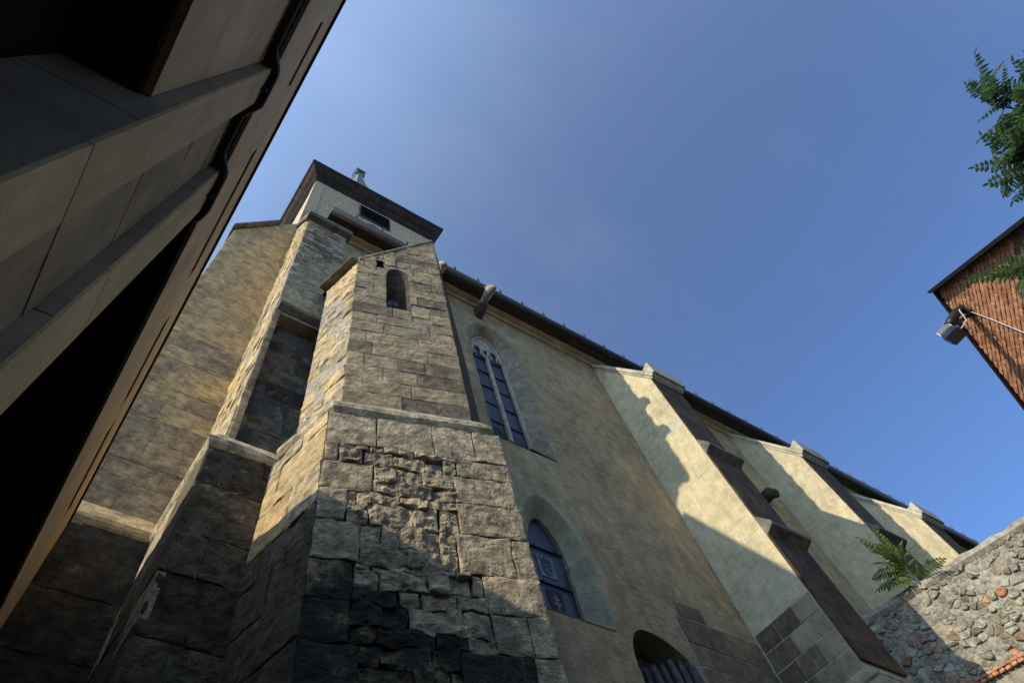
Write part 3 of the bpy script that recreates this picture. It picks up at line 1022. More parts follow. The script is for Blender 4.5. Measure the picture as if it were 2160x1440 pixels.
def buttress(x, detail):
    b = empty('buttress', (0, 0, 0))
    b.parent = church
    x1 = x + BWID
    zt_w, zt_f = 20.95, 18.0
    prism('shaft', [(x, YW + 0.1, 0), (x, YB + 0.05, 0), (x, YB + 0.05, zt_f), (x, YW + 0.1, zt_w + 0.15)], (BWID, 0, 0), M['limewash'], b)
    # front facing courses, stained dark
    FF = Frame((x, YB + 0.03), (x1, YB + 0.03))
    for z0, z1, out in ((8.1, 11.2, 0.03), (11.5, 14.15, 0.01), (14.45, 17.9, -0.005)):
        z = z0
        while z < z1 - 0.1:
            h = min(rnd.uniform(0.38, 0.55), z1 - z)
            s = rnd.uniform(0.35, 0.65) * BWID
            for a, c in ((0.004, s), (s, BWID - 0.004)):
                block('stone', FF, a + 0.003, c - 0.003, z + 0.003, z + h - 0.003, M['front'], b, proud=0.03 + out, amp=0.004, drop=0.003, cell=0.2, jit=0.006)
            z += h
    # sloping coping with its upturned end block
    sl = Vector((0, YB - YW, zt_f - zt_w))
    d = sl.normalized()
    nrm = Vector((0, d.z, -d.y)) * -1
    if nrm.z < 0:
        nrm = -nrm
    P0 = Vector((x - 0.07, YW - 0.02, zt_w + 0.02))
    P1 = P0 + sl + d * 0.14
    prism('coping', [P0, P1, P1 + nrm * 0.16, P0 + nrm * 0.16], (BWID + 0.14, 0, 0), M['cap_pale'], b, 0.02)
    prism('coping_mould', [P0 - nrm * 0.10 + Vector((0.035, 0, 0)), P1 - nrm * 0.10 + Vector((0.035, 0, 0)), P1 - nrm * 0.003 + Vector((0.035, 0, 0)), P0 - nrm * 0.003 + Vector((0.035, 0, 0))],
          (BWID + 0.07, 0, 0), M['cap_pale'], b, 0.02)
    Q = P1 + nrm * 0.15
    prism('coping_end', [Q, Q - d * 0.62, Q - d * 0.55 + nrm * 0.12, Q - d * 0.42 + nrm * 0.24 + Vector((0, 0, 0.12)), Q + Vector((0, -0.06, 0.62)), Q + Vector((0, -0.10, 0.02))], (BWID + 0.14, 0, 0), M['cap_pale'], b, 0.02)
    # drip courses of the set-offs
    for z, out in ((14.3, 0.30), (11.35, 0.34)):
        prof = [(YB + 0.06, z + 0.42), (YB - out * 0.55, z + 0.16), (YB - out, z + 0.02), (YB - out, z - 0.08), (YB - out * 0.7, z - 0.12), (YB - out * 0.35, z - 0.16), (YB + 0.06, z - 0.24)]
        prism('drip_course', [(x - 0.005, y, zz) for y, zz in prof], (BWID + 0.01, 0, 0), M['slab'], b, 0.015)
    # plinth
    prism('plinth', [(x - 0.26, YB - 0.3, 0), (x1 + 0.26, YB - 0.3, 0), (x1 + 0.26, YW + 0.05, 0), (x - 0.26, YW + 0.05, 0)], (0, 0, 7.45), M['plinth_grey'], b)
    sweep('string_course', [(x, YW), (x, YB), (x1, YB), (x1, YW)], [(0, 7.98), (0.06, 7.95), (0.2, 7.80), (0.22, 7.72), (0.19, 7.68), (0.30, 7.60), (0.36, 7.50), (0.36, 7.40), (0.30, 7.36), (0.26, 7.3), (0.0, 7.28)], M['jamb_old'], b, amp=0.006)
    if detail:
        SF = Frame((x, YW), (x, YB + 0.05))
        W = SF.w
        sheet('side_mortar', SF, [(0.0, 8.0), (W, 8.0), (W, 9.3), (W * 0.75, 9.62), (0.02, 9.62)], 0.004, M['mortar'], b)
        z = 7.95
        kk = 0
        while z < 9.6:
            h = 0.42
            cuts = [0.03, W * (0.34 if kk % 2 else 0.45), W * (0.68 if kk % 2 else 0.78), W - 0.004]
            for a, c in zip(cuts[:-1], cuts[1:]):
                mm = M['dark_block'] if (a < W * 0.3 or (kk % 2 and a < W * 0.5)) else rnd.choice([M['pale_block'], M['jamb_old'], M['pale_block']])
                block('stone', SF, a + 0.01, c - 0.01, z + 0.01, z + h - 0.01, mm, b, proud=0.012, amp=0.004, drop=0.008, cell=0.3)
            z += h
            kk += 1
        # pale quoins up the outer edge of the sunlit side, flush with the limewash
        z = 9.75
        kk = 0
        while z < 17.6:
            h = rnd.uniform(0.4, 0.62)
            w = rnd.uniform(0.35, 0.55) if kk % 2 else rnd.uniform(0.6, 0.95)
            if rnd.random() < 0.75:
                block('stone', SF, W - w, W - 0.004, z, z + h - 0.02, rnd.choice([M['white_block'], M['limewash'], M['limewash'], M['limewash']]), b, proud=0.006, amp=0.004, drop=0.006, cell=0.3, jit=0.02)
            z += h
            kk += 1
    return b


for i, x in enumerate(BX):
    buttress(x, i < 2)
tube('downpipe', [(28.75, YB + 0.25, 17.4), (28.75, YB + 0.25, 8)], 0.09, M['gutter'], church)

# ------------------------------------------------------------------ eaves: cornice, gutter, roof
sweep('eaves_moulding', [(1.9, YW), (60, YW)], [(0.0, 20.98), (0.10, 21.0), (0.14, 21.12), (0.34, 21.18), (0.38, 21.3), (0.0, 21.32)], M['plaster'], church, sub=3.0, amp=0.0)
sweep('eaves_soffit', [(1.9, YW), (60, YW)], [(0.0, 21.325), (0.40, 21.325), (0.78, 21.36), (0.84, 21.44), (0.0, 21.5)], M['cornice'], church, sub=3.0, amp=0.0)
tube('gutter', [(1.9, YW - 0.90, 21.44), (60, YW - 0.90, 21.44)], 0.19, M['gutter'], church, seg=10)
for k in range(44):
    x = 3.0 + k * 1.3
    box('gutter_clip', (x - 0.03, x + 0.03), (YW - 1.13, YW - 0.9), (21.5, 21.69), M['gutter'], church)
roof = prism('roof', [(2.2, YW - 0.9, 21.62), (2.2, YW - 0.9, 21.70), (2.2, 17.5, 33.2), (2.2, 26.3, 21.75), (2.2, 26.3, 21.6)], (58.5, 0, 0), M['roof'], church)
box('north_wall', (0.95, 60.0), (26.0, 26.2), (0, 21.6), M['plaster'], church)
box('east_end', (59.7, 59.95), (YW + 0.05, 26.0), (0, 22), M['plaster'], church)


def gargoyle(x, y0, z, s=1.0, rest=True):
    """a crouching water spout: corbel, neck, head with brow, snout and ears"""
    g_ = empty('gargoyle', (0, 0, 0))
    g_.parent = church
    prism('corbel', [(x - 0.22 * s, YW + 0.02, z - 0.75 * s), (x - 0.22 * s, YW - 0.35 * s, z - 0.62 * s), (x - 0.22 * s, YW - 0.8 * s, z - 0.28 * s), (x - 0.22 * s, YW - 0.8 * s, z - 0.1 * s), (x - 0.22 * s, YW + 0.02, z + 0.1 * s)], (0.44 * s, 0, 0), M['cornice'], g_, 0.03)
    bm = bmesh.new()
    prof = [(YW - 0.1, z - 0.05, 0.24), (YW - 0.6, z - 0.02, 0.25), (y0 + 0.55 * s, z + 0.05, 0.27), (y0 + 0.3 * s, z + 0.12, 0.34), (y0 + 0.08 * s, z + 0.14, 0.32), (y0 - 0.08 * s, z + 0.06, 0.24), (y0 - 0.2 * s, z - 0.02, 0.15)]
    rings = []
    for (y, zz, r_) in prof:
        ring = []
        for k in range(12):
            a = 2 * math.pi * k / 12
            rr = r_ * s * (1 + 0.16 * noise.noise(Vector((math.cos(a) * 1.7 + x, y * 3, math.sin(a) * 1.7))))
            ring.append(bm.verts.new((x + rr * 0.85 * math.cos(a), y, zz + rr * math.sin(a))))
        rings.append(ring)
    for a, b in zip(rings[:-1], rings[1:]):
        for k in range(12):
            bm.faces.new((a[k], a[(k + 1) % 12], b[(k + 1) % 12], b[k]))
    bm.faces.new(rings[0][::-1])
    bm.faces.new(rings[-1])
    bmesh.ops.recalc_face_normals(bm, faces=bm.faces)
    bmesh.ops.subdivide_edges(bm, edges=bm.edges[:], cuts=1, use_grid_fill=True)
    for v_ in bm.verts:
        v_.co += Vector((noise.noise(v_.co * 5), noise.noise(v_.co * 5 + Vector((3, 3, 3))), noise.noise(v_.co * 5 + Vector((7, 7, 7))))) * 0.05 * s
    bmo('head', bm, M['garg'], g_, smooth=True)
    for k in (-1, 1):
        tube('ear', [(x + k * 0.16 * s, y0 + 0.25 * s, z + 0.36 * s), (x + k * 0.24 * s, y0 + 0.3 * s, z + 0.52 * s)], [0.1 * s, 0.03 * s], M['garg'], g_, seg=6)
        tube('brow', [(x + k * 0.05 * s, y0 - 0.02 * s, z + 0.34 * s), (x + k * 0.22 * s, y0 + 0.02 * s, z + 0.3 * s)], [0.06 * s, 0.05 * s], M['garg'], g_, seg=6)
    return g_


gargoyle(9.95, 7.4, 20.75, 0.78)
gargoyle(7.25, 7.4, 20.55, 0.78)
tube('spout', [(25.2, YW + 0.1, 16.75), (25.2, YW - 0.35, 16.75), (25.2, YW - 0.6, 16.55)], [0.24, 0.24, 0.16], M['front'], church, seg=10)

# ------------------------------------------------------------------ west wall, corner buttress and stair turret
west = empty('west_wall', (0, 0, 0))
west.parent = church
XL = -1.04
XC0, XC1 = 0.95, 2.33          # corner buttress
WF = Frame((XL, YW), (XC0 + 0.05, YW))
WW = WF.w
ztop = lambda u: 17.75 + (20.7 - 17.75) * u / WW
prism('core', [(XL + 0.012, YW + 0.004, 0), (XC0 + 0.3, YW + 0.004, 0), (XC0 + 0.3, YW + 0.004, ztop(WW) + 0.2), (XL + 0.012, YW + 0.004, ztop(0))], (0, 16, 0), M['mortar'], west)


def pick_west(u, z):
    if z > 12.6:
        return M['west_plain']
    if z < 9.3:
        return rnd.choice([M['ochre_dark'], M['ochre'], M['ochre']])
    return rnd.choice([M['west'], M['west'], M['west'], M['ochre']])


cl = [(0, ztop(0), -(ztop(WW) - ztop(0)) / WW, 1.0)]
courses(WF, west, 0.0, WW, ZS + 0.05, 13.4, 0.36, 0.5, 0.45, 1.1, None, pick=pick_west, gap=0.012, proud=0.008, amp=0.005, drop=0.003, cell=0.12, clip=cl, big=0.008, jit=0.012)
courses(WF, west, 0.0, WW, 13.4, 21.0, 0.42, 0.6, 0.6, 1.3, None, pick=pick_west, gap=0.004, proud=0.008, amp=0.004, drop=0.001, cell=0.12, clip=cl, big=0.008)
LFW = Frame((XL, YW + 8), (XL, YW))
courses(LFW, west, 0.0, 8.0, ZS, 17.7, 0.45, 0.6, 0.8, 1.6, [M['west']], gap=0.012, proud=0.008, amp=0.006, drop=0.01, cell=0.4)
d = Vector((WW, 0, ztop(WW) - ztop(0))).normalized()
a0 = Vector((XL - 0.1, YW - 0.16, ztop(0) - 0.02))
a1 = a0 + d * (WW + 0.35)
prism('coping', [a0, a1, a1 + Vector((0, 0, 0.2)), a0 + Vector((0, 0, 0.2))], (0, 3.0, 0), M['slab'], west, 0.02)
# below the string course
WF2 = Frame((XL, YW - 0.14), (0.8, YW - 0.14))
prism('plinth_core', [(XL - 0.1, YW - 0.125, 0), (0.9, YW - 0.125, 0), (0.9, YW - 0.125, 7.3), (XL - 0.1, YW - 0.125, 7.3)], (0, 0.3, 0), M['mortar_dark'], west)
courses(WF2, west, 0.0, WF2.w, 1.5, 7.3, 0.5, 0.75, 0.7, 1.4, [M['shade_stone']], gap=0.008, proud=0.012, amp=0.006, drop=0.004, cell=0.12, big=0.012)  # foot of the wall: shade put into the stone colour

# corner buttress
corner = empty('corner_buttress', (0, 0, 0))
corner.parent = church
prism('core', [(XC0 + 0.012, YW + 0.1, 0), (XC0 + 0.012, YB + 0.012, 0), (XC0 + 0.012, YB + 0.012, 16.6), (XC0 + 0.012, YW + 0.1, 20.2)], (0.13, 0, 0), M['mortar'], corner)
prism('core_upper', [(XC0 + 0.13, YW + 0.1, 11.2), (XC0 + 0.13, YB + 0.014, 11.2), (XC0 + 0.13, YB + 0.014, 16.55), (XC0 + 0.13, YW + 0.1, 20.1)], (XC1 - XC0 - 0.14, 0, 0), M['mortar'], corner)
prism('core_lower', [(XC0 + 0.13, YW + 0.1, 0), (XC0 + 0.13, 6.9, 0), (XC0 + 0.13, 6.9, 11.19), (XC0 + 0.13, YW + 0.1, 11.19)], (XC1 - XC0 - 0.14, 0, 0), M['mortar_dark'], corner)
CF = Frame((XC0, YB), (XC1, YB))
courses(CF, corner, 0.0, CF.w, 11.55, 13.6, 0.45, 0.6, 0.5, 1.0, [M['grey_beige']], gap=0.006, proud=0.008, amp=0.008, drop=0.003, cell=0.1, big=0.014)
courses(CF, corner, 0.0, CF.w, 13.6, 16.6, 0.2, 0.34, 0.25, 0.6, [M['grey_beige'], M['grey_beige'], M['grey_beige'], M['ochre_dark']], gap=0.010, proud=0.008, amp=0.010, drop=0.008, cell=0.07, big=0.02, jit=0.014)
courses(CF, corner, 0.0, 0.15, ZS, 11.3, 0.3, 0.5, 0.15, 0.16, [M['ochre'], M['west']], gap=0.01, proud=0.006, amp=0.006, drop=0.01, cell=0.1)
RCF = Frame((XC0 + 0.13, 6.9), (XC1, 6.9))
courses(RCF, corner, 0.0, RCF.w, ZS - 0.1, 11.2, 0.32, 0.46, 0.4, 0.9, [M['ochre_dark'], M['ochre_dark'], M['ochre_dark'], M['front']], gap=0.010, proud=0.004, amp=0.006, drop=0.004, cell=0.1, big=0.012)
RJ = Frame((XC0 + 0.14, 6.9), (XC0 + 0.14, YB))
# ledge over the recess
prof = [(YB + 0.02, 11.62), (YB - 0.14, 11.5), (YB - 0.17, 11.42), (YB - 0.15, 11.34), (YB + 0.0, 11.27), (YB + 0.36, 11.22), (YB + 0.36, 11.62)]
prism('drip_course', [(XC0 + 0.03, y, z) for y, z in prof], (XC1 - XC0 + 0.05, 0, 0), M['slab'], corner, 0.012)
# sunlit side of the corner buttress
SFc = Frame((XC0, YW), (XC0, YB))
cl2 = [(0, 20.15, 3.55 / SFc.w, 1.0)]
courses(SFc, corner, 0.0, SFc.w, ZS, 20.6, 0.28, 0.5, 0.35, 0.9, [M['grey_beige'], M['west'], M['west']], gap=0.008, proud=0.006, amp=0.012, drop=0.006, cell=0.1, clip=cl2, jit=0.012, big=0.03)
# sloping cap
sl = Vector((0, YB - YW, 16.75 - 20.3))
dd = sl.normalized()
nn = Vector((0, -dd.z, dd.y))
if nn.z < 0:
    nn = -nn
P0 = Vector((XC0 - 0.1, YW + 0.05, 20.32))
P1 = P0 + sl + dd * 0.2
prism('coping', [P0, P1, P1 + nn * 0.2, P0 + nn * 0.2], (XC1 - XC0 + 0.2, 0, 0), M['slab'], corner, 0.02)
prism('cap_drip', [(XC0 - 0.12, YB - 0.2, 16.52), (XC0 - 0.12, YB + 0.1, 16.45), (XC0 - 0.12, YB + 0.1, 16.86), (XC0 - 0.12, YB - 0.22, 16.68)], (XC1 - XC0 + 0.24, 0, 0), M['slab'], corner, 0.02)
# plinth of the corner buttress
XP0, YP = 0.74, 6.34
prism('plinth_core', [(XP0 + 0.013, YP + 0.013, 0), (2.6, YP + 0.013, 0), (2.6, YW, 0), (XP0 + 0.013, YW, 0)], (0, 0, 7.3), M['mortar_dark'], corner)
PF = Frame((XP0, YP), (2.3, YP))
courses(PF, corner, 0.0, PF.w, 1.8, 7.28, 0.42, 0.66, 0.5, 1.0, [M['plinth_grey'], M['plinth_grey'], M['shade_stone']], gap=0.010, proud=0.012, amp=0.008, drop=0.006, cell=0.07, big=0.03, jit=0.014)  # some stones coloured darker for the alley's shade
PS = Frame((XP0, YW), (XP0, YP))
courses(PS, corner, 0.0, PS.w, 1.8, 7.28, 0.42, 0.66, 0.5, 1.0, [M['plinth_grey'], M['plinth']], gap=0.012, proud=0.01, amp=0.012, drop=0.014, cell=0.2)

# stair turret
turret = empty('stair_turret', (0, 0, 0))
turret.parent = church
LL, FL, FR = (1.93, 6.19), (2.21, 5.15), (4.25, 4.54)
RR = (8.42, 8.65)
FT = Frame(FL, FR)
FLf = Frame(LL, FL)
TW = FT.w
zt = lambda u: 12.42 + (14.5 - 12.42) * u / TW
# core: walls rising to a slanting roof plane
kx = (14.5 - 12.42) / (FR[0] - FL[0])


def ztur(x, y):
    return 12.38 + kx * (x - FL[0])


plan = [(2.0, 8.7), (LL[0] + 0.014, LL[1] + 0.004), (FL[0] + 0.010, FL[1] + 0.016), (FR[0] - 0.004, FR[1] + 0.016), (RR[0], RR[1])]
# leave room for the window recess: the core is a shell of separate walls
sheet('core_left', FLf, [(0, 0), (FLf.w, 0), (FLf.w, 12.4), (0, 12.3)], -0.012, M['mortar'], turret)
WU0, WU1, WZ0, WZ1 = 0.72, 1.26, 10.57, 12.32
win_arch = arch(WU0, WU1, 12.0, 12.34, pointed=False)
hole2 = [(0.475, 12.32), (0.675, 12.32), (0.675, 12.52), (0.64, 12.63), (0.51, 12.63), (0.475, 12.52)]
lo = [(0, 7.0), (TW, 7.0), (TW, WZ0), (0, WZ0)]
sheet('core_front', FT, lo, -0.012, M['mortar'], turret)
sheet('core_front', FT, [(0, WZ0), (WU0, WZ0)] + win_arch + [(WU1, WZ0), (TW, WZ0), (TW, zt(TW)), (1.0, zt(1.0) - 0.02), (0.9, 12.8)] + [(0.69, 12.30), (0, 12.30)], -0.012, M['mortar'], turret)
sheet('core_front', FT, [(0, 12.30), (0.46, 12.30), (0.46, zt(0.46) - 0.02), (0, zt(0) - 0.02)], -0.012, M['mortar'], turret)
sheet('core_front', FT, [(0.46, 12.64), (0.69, 12.64), (0.69, 12.30), (0.9, 12.8), (1.0, zt(1.0) - 0.02), (0.46, zt(0.46) - 0.02)], -0.012, M['mortar'], turret)
# return wall, its shadow put into the dark brown colour, and roof
RF2 = Frame(FR, RR)
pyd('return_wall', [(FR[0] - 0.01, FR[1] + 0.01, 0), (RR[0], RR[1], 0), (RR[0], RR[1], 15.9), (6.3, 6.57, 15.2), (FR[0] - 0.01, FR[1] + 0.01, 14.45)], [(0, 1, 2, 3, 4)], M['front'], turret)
pyd('roof', [(LL[0], LL[1], 12.45), (FL[0], FL[1], 12.40), (FR[0], FR[1], 14.46), (6.3, 6.57, 15.2), (RR[0], RR[1], 15.9), (2.0, 8.7, 13.6)], [(0, 1, 2, 5), (2, 3, 4, 5)], M['slab'], turret)


def pick_tur(u, z):
    return rnd.choice([M['ochre'], M['ochre'], M['ochre'], M['ochre'], M['ochre'], M['ochre_dark']])


clt = [(0, zt(0), -(zt(TW) - zt(0)) / TW, 1.0)]
holes = [(WU0, WU1, WZ0, WZ1 + 0.02), (0.47, 0.68, 12.31, 12.64), (1.27, 1.68, 10.39, 10.7)]
courses(FT, turret, -0.004, TW + 0.004, ZS + 0.02, 10.57, 0.28, 0.38, 0.45, 1.1, None, pick=pick_tur, gap=0.010, holes=holes, proud=0.008, amp=0.006, drop=0.004, cell=0.07, jit=0.010, big=0.009)
courses(FT, turret, -0.004, TW + 0.004, 10.57, 14.6, 0.24, 0.36, 0.25, 0.6, None, pick=pick_tur, gap=0.011, holes=holes, proud=0.008, amp=0.007, drop=0.004, cell=0.07, clip=clt, jit=0.012, big=0.010)
block('stone', FT, 1.275, 1.675, 10.395, 10.695, M['west'], turret, proud=0.010, amp=0.004, drop=0.008)
# arched lintel filling the head of the window
sheet('lintel', FT, [(WU0 - 0.01, 12.0)] + win_arch + [(WU1 + 0.01, 12.0), (WU1 + 0.02, 12.36), (WU0 - 0.02, 12.36)], 0.008, M['ochre'], turret)
# recess of the slit window
rec = [(WU0, WZ0)] + win_arch + [(WU1, WZ0)]
rin = [(0.84, WZ0 + 0.08)] + arch(0.84, 1.13, 11.45, 11.62, pointed=False) + [(1.13, WZ0 + 0.08)]
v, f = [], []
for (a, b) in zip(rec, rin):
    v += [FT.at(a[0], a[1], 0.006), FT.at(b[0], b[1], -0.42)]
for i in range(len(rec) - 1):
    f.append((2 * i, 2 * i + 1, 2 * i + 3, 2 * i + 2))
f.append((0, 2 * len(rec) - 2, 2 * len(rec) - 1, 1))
pyd('window_reveal', v, f, M['shade_stone'], turret)  # dark stone colour paints the shade inside the recess
tw_ = sheet('window_glass', FT, rin, -0.43, M['glass'], turret)
for z in (10.85, 11.08, 11.3):
    tube('window_bar', [FT.at(0.83, z, -0.40), FT.at(1.14, z, -0.40)], 0.012, M['lead'], turret, seg=5)
tube('window_bar', [FT.at(0.985, 10.65, -0.39), FT.at(0.985, 11.6, -0.39)], 0.012, M['lead'], turret, seg=5)
# small vent hole
v, f = [], []
for (a, b) in hole2:
    v += [FT.at(a, b, 0.006), FT.at(a, b, -0.4)]
n_ = len(hole2)
for i in range(n_):
    j = (i + 1) % n_
    f.append((2 * i, 2 * i + 1, 2 * j + 1, 2 * j))
pyd('vent_hole', v, f, M['ochre_dark'], turret)
sheet('vent_back', FT, hole2, -0.39, M['void'], turret)
# left, sunlit face
courses(FLf, turret, 0.0, FLf.w - 0.002, ZS + 0.02, 12.3, 0.26, 0.40, 0.3, 0.7, [M['ochre'], M['grey_beige'], M['west'], M['west']], gap=0.010, proud=0.006, amp=0.014, drop=0.010, cell=0.06, jit=0.014, big=0.035)
# capstone over the left face
A_ = FLf.at(-0.12, 12.28, -0.1)
B_ = FLf.at(FLf.w * 0.93, 12.42, -0.1)
o1 = FLf.n * 0.30
prism('capstone', [FLf.at(-0.1, 12.34, 0.22), FLf.at(FLf.w - 0.02, 12.38, 0.20), FLf.at(FLf.w - 0.06, 12.72, 0.02), FLf.at(-0.1, 12.66, 0.05)], FLf.n * -0.5, M['slab'], turret, 0.02)
# coping of the slanting gable
g0 = FT.at(0.02, zt(0.02) + 0.0, 0.03)
g1 = FT.at(TW - 0.02, zt(TW) - 0.02, 0.03)
prism('coping', [g0, g1, g1 + Vector((0, 0, 0.13)), g0 + Vector((0, 0, 0.13))], FT.n * -0.5, M['ochre'], turret, 0.02)

# turret plinth
LLp, FLp, FRp = (1.72, 6.36), (1.98, 5.01), (4.47, 4.26)
RRp = (8.2, 8.2)
FP = Frame(FLp, FRp)
FPL = Frame(LLp, FLp)
pyd('plinth_core', [FPL.at(0, 0, -0.07), FP.at(0.04, 0, -0.07), FP.at(FP.w - 0.05, 0, -0.07), Vector((RRp[0], RRp[1], 0)),
                    FPL.at(0, 7.3, -0.07), FP.at(0.04, 7.3, -0.07), FP.at(FP.w - 0.05, 7.3, -0.07), Vector((RRp[0], RRp[1], 7.3))],
    [(0, 1, 5, 4), (1, 2, 6, 5), (2, 3, 7, 6), (4, 5, 6, 7)], M['mortar_dark'], turret)


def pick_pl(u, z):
    sh = 5.55 - (u - 0.1) * 0.55 + 0.25 * noise.noise(Vector((u * 1.5, z * 1.5, 4)))  # cast shadow line; stones below it get the darker crusted colour
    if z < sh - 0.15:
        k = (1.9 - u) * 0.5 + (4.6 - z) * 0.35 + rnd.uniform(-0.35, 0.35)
        return M['plinth_crust_shade'] if k > -0.1 else M['plinth']
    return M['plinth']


PW = FP.w
RUBZ = (0.55, 1.75, 4.9, 6.55)      # rubble patch where the facing has fallen away
kwp = dict(gap=0.010, proud=0.02, amp=0.009, drop=0.008, cell=0.042, jit=0.02, big=0.013)
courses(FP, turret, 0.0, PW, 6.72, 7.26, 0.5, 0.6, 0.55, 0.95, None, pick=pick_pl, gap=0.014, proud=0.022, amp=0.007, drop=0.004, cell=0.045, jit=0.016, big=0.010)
# facing stones at both sides, broken core showing between them in a ragged patch
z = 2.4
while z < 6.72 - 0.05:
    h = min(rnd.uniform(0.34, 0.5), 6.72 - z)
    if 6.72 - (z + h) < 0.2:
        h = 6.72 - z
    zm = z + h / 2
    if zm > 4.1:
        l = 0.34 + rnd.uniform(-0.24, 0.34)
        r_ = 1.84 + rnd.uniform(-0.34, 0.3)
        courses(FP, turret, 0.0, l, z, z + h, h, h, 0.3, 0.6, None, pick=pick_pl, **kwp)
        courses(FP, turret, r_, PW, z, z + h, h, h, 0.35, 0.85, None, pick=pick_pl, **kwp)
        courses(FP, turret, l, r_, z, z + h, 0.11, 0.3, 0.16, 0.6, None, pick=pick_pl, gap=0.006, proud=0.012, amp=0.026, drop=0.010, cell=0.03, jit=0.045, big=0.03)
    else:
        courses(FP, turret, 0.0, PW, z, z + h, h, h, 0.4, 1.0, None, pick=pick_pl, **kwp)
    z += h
courses(FPL, turret, 0.0, FPL.w, 5.85, 7.26, 0.4, 0.6, 0.6, 1.2, [M['plinth'], M['west']], gap=0.012, proud=0.02, amp=0.012, drop=0.008, cell=0.06, big=0.014, jit=0.012)
courses(FPL, turret, 0.0, FPL.w, 2.0, 5.85, 0.4, 0.6, 0.6, 1.2, [M['plinth_grey']], gap=0.012, proud=0.02, amp=0.012, drop=0.008, cell=0.06, big=0.014, jit=0.012)  # darker stone below the clad building's shadow line, shade put into colour

# string course running round west wall, corner buttress and turret
prof = [(0.0, 7.66), (0.05, 7.65), (0.08, 7.60), (0.10, 7.59), (0.24, 7.40), (0.27, 7.38), (0.27, 7.31), (0.245, 7.27), (0.22, 7.24), (0.0, 7.22)]
prof_w = [(0.0, 7.66), (0.04, 7.65), (0.06, 7.60), (0.07, 7.59), (0.18, 7.40), (0.21, 7.38), (0.21, 7.32), (0.18, 7.28), (0.13, 7.24), (0.0, 7.22)]
sweep('string_course', [(XL - 0.1, YW), (XC0 + 0.02, YW)], prof_w, M['west'], church, sub=0.15, amp=0.008)
sweep('string_course', [(XC0, YW - 0.15), (XC0, YB), (2.2, YB)], prof, M['plinth'], church, sub=0.12, amp=0.012)
sweep('string_course', [LL, FL, FR, (5.3, 5.7)], prof, M['plinth'], church, sub=0.1, amp=0.014)

# ------------------------------------------------------------------ tower
tower = empty('tower', (0, 0, 0))
tower.parent = church
TX0, TX1, TY = 1.5, 13.06, 14.4
prism('wall', [(TX0, TY, 0), (TX1, TY, 0), (TX1, TY + 11.5, 0), (TX0, TY + 11.5, 0)], (0, 0, 42.75), M['tower'], tower)
sweep('cornice', [(TX0, TY + 11.5), (TX0, TY), (TX1, TY), (TX1, TY + 11.5)],
      [(0.0, 42.5), (0.12, 42.54), (0.14, 42.7), (0.30, 42.8), (0.33, 42.98), (0.62, 43.2), (0.85, 43.45), (0.88, 43.62), (1.0, 43.68), (1.02, 43.85), (0, 43.9)], M['cornice'], tower, sub=2.0, amp=0.0)
sweep('roof_edge', [(TX0, TY + 11.5), (TX0, TY), (TX1, TY), (TX1, TY + 11.5)], [(0, 43.91), (1.06, 43.86), (1.10, 43.88), (1.10, 44.08), (0, 44.5)], M['gutter'], tower, sub=3.0, amp=0.0)
sweep('corner_band', [(TX0, TY + 1.0), (TX0, TY), (TX0 + 0.8, TY)], [(0.0, 25.0), (0.05, 25.0), (0.05, 42.1), (0, 42.12)], M['tower'], tower, sub=1.0, amp=0.0)
# louvred sound window with a hood below it
lv = empty('louvre_window', (0, 0, 0))
lv.parent = tower
lw = box('louvre_frame', (5.75, 8.8), (TY - 0.10, TY + 0.05), (39.55, 41.95), M['clock'], lv, 0.03)
for k in range(11):
    z = 39.72 + k * 0.2
    prism('slat', [(5.85, TY - 0.2, z), (5.85, TY - 0.11, z + 0.16), (5.85, TY - 0.105, z + 0.05)], (2.85, 0, 0), M['clock'], lv)
tube('hood_mould', [(6.05, TY - 0.06, 37.6), (6.1, TY - 0.08, 38.1), (6.45, TY - 0.08, 38.55), (7.25, TY - 0.08, 38.95), (7.95, TY - 0.08, 38.55), (8.3, TY - 0.08, 38.1), (8.35, TY - 0.06, 37.6)], 0.12, M['cap_pale'], tower, seg=8)
# copper spire with its small lantern
cxs, cys = (TX0 + TX1) / 2, TY + 5.75
bm = bmesh.new()
rings = []
for (z, r_) in ((44.2, 7.4), (46.5, 4.6), (50, 3.6), (58, 2.4), (64.5, 1.2), (66.5, 0.8), (68.0, 0.62)):
    rings.append([bm.verts.new((cxs + r_ * math.cos(math.pi / 8 + k * math.pi / 4), cys + r_ * math.sin(math.pi / 8 + k * math.pi / 4), z)) for k in range(8)])
for a, b in zip(rings[:-1], rings[1:]):
    for k in range(8):
        bm.faces.new((a[k], a[(k + 1) % 8], b[(k + 1) % 8], b[k]))
bm.faces.new(rings[-1])
bmo('spire', bm, M['copper'], tower)
for k in range(8):
    a = math.pi / 8 + k * math.pi / 4
    tube('spire_rib', [(cxs + r_ * math.cos(a), cys + r_ * math.sin(a), z) for (z, r_) in ((50, 3.62), (58, 2.42), (64.5, 1.22), (66.5, 0.82), (68.0, 0.64))], 0.07, M['copper'], tower, seg=5)
box('lantern_base', (cxs - 0.7, cxs + 0.7), (cys - 0.7, cys + 0.7), (68.0, 68.3), M['copper'], tower, 0.05)
for sx2 in (-1, 1):
    for sy2 in (-1, 1):
        box('lantern_post', (cxs + sx2 * 0.55 - 0.1, cxs + sx2 * 0.55 + 0.1), (cys + sy2 * 0.55 - 0.1, cys + sy2 * 0.55 + 0.1), (68.3, 69.6), M['copper'], tower)
box('lantern_core', (cxs - 0.4, cxs + 0.4), (cys - 0.4, cys + 0.4), (68.3, 69.6), M['trace'], tower, 0.05)
box('lantern_top', (cxs - 0.78, cxs + 0.78), (cys - 0.78, cys + 0.78), (69.6, 69.85), M['copper'], tower, 0.06)

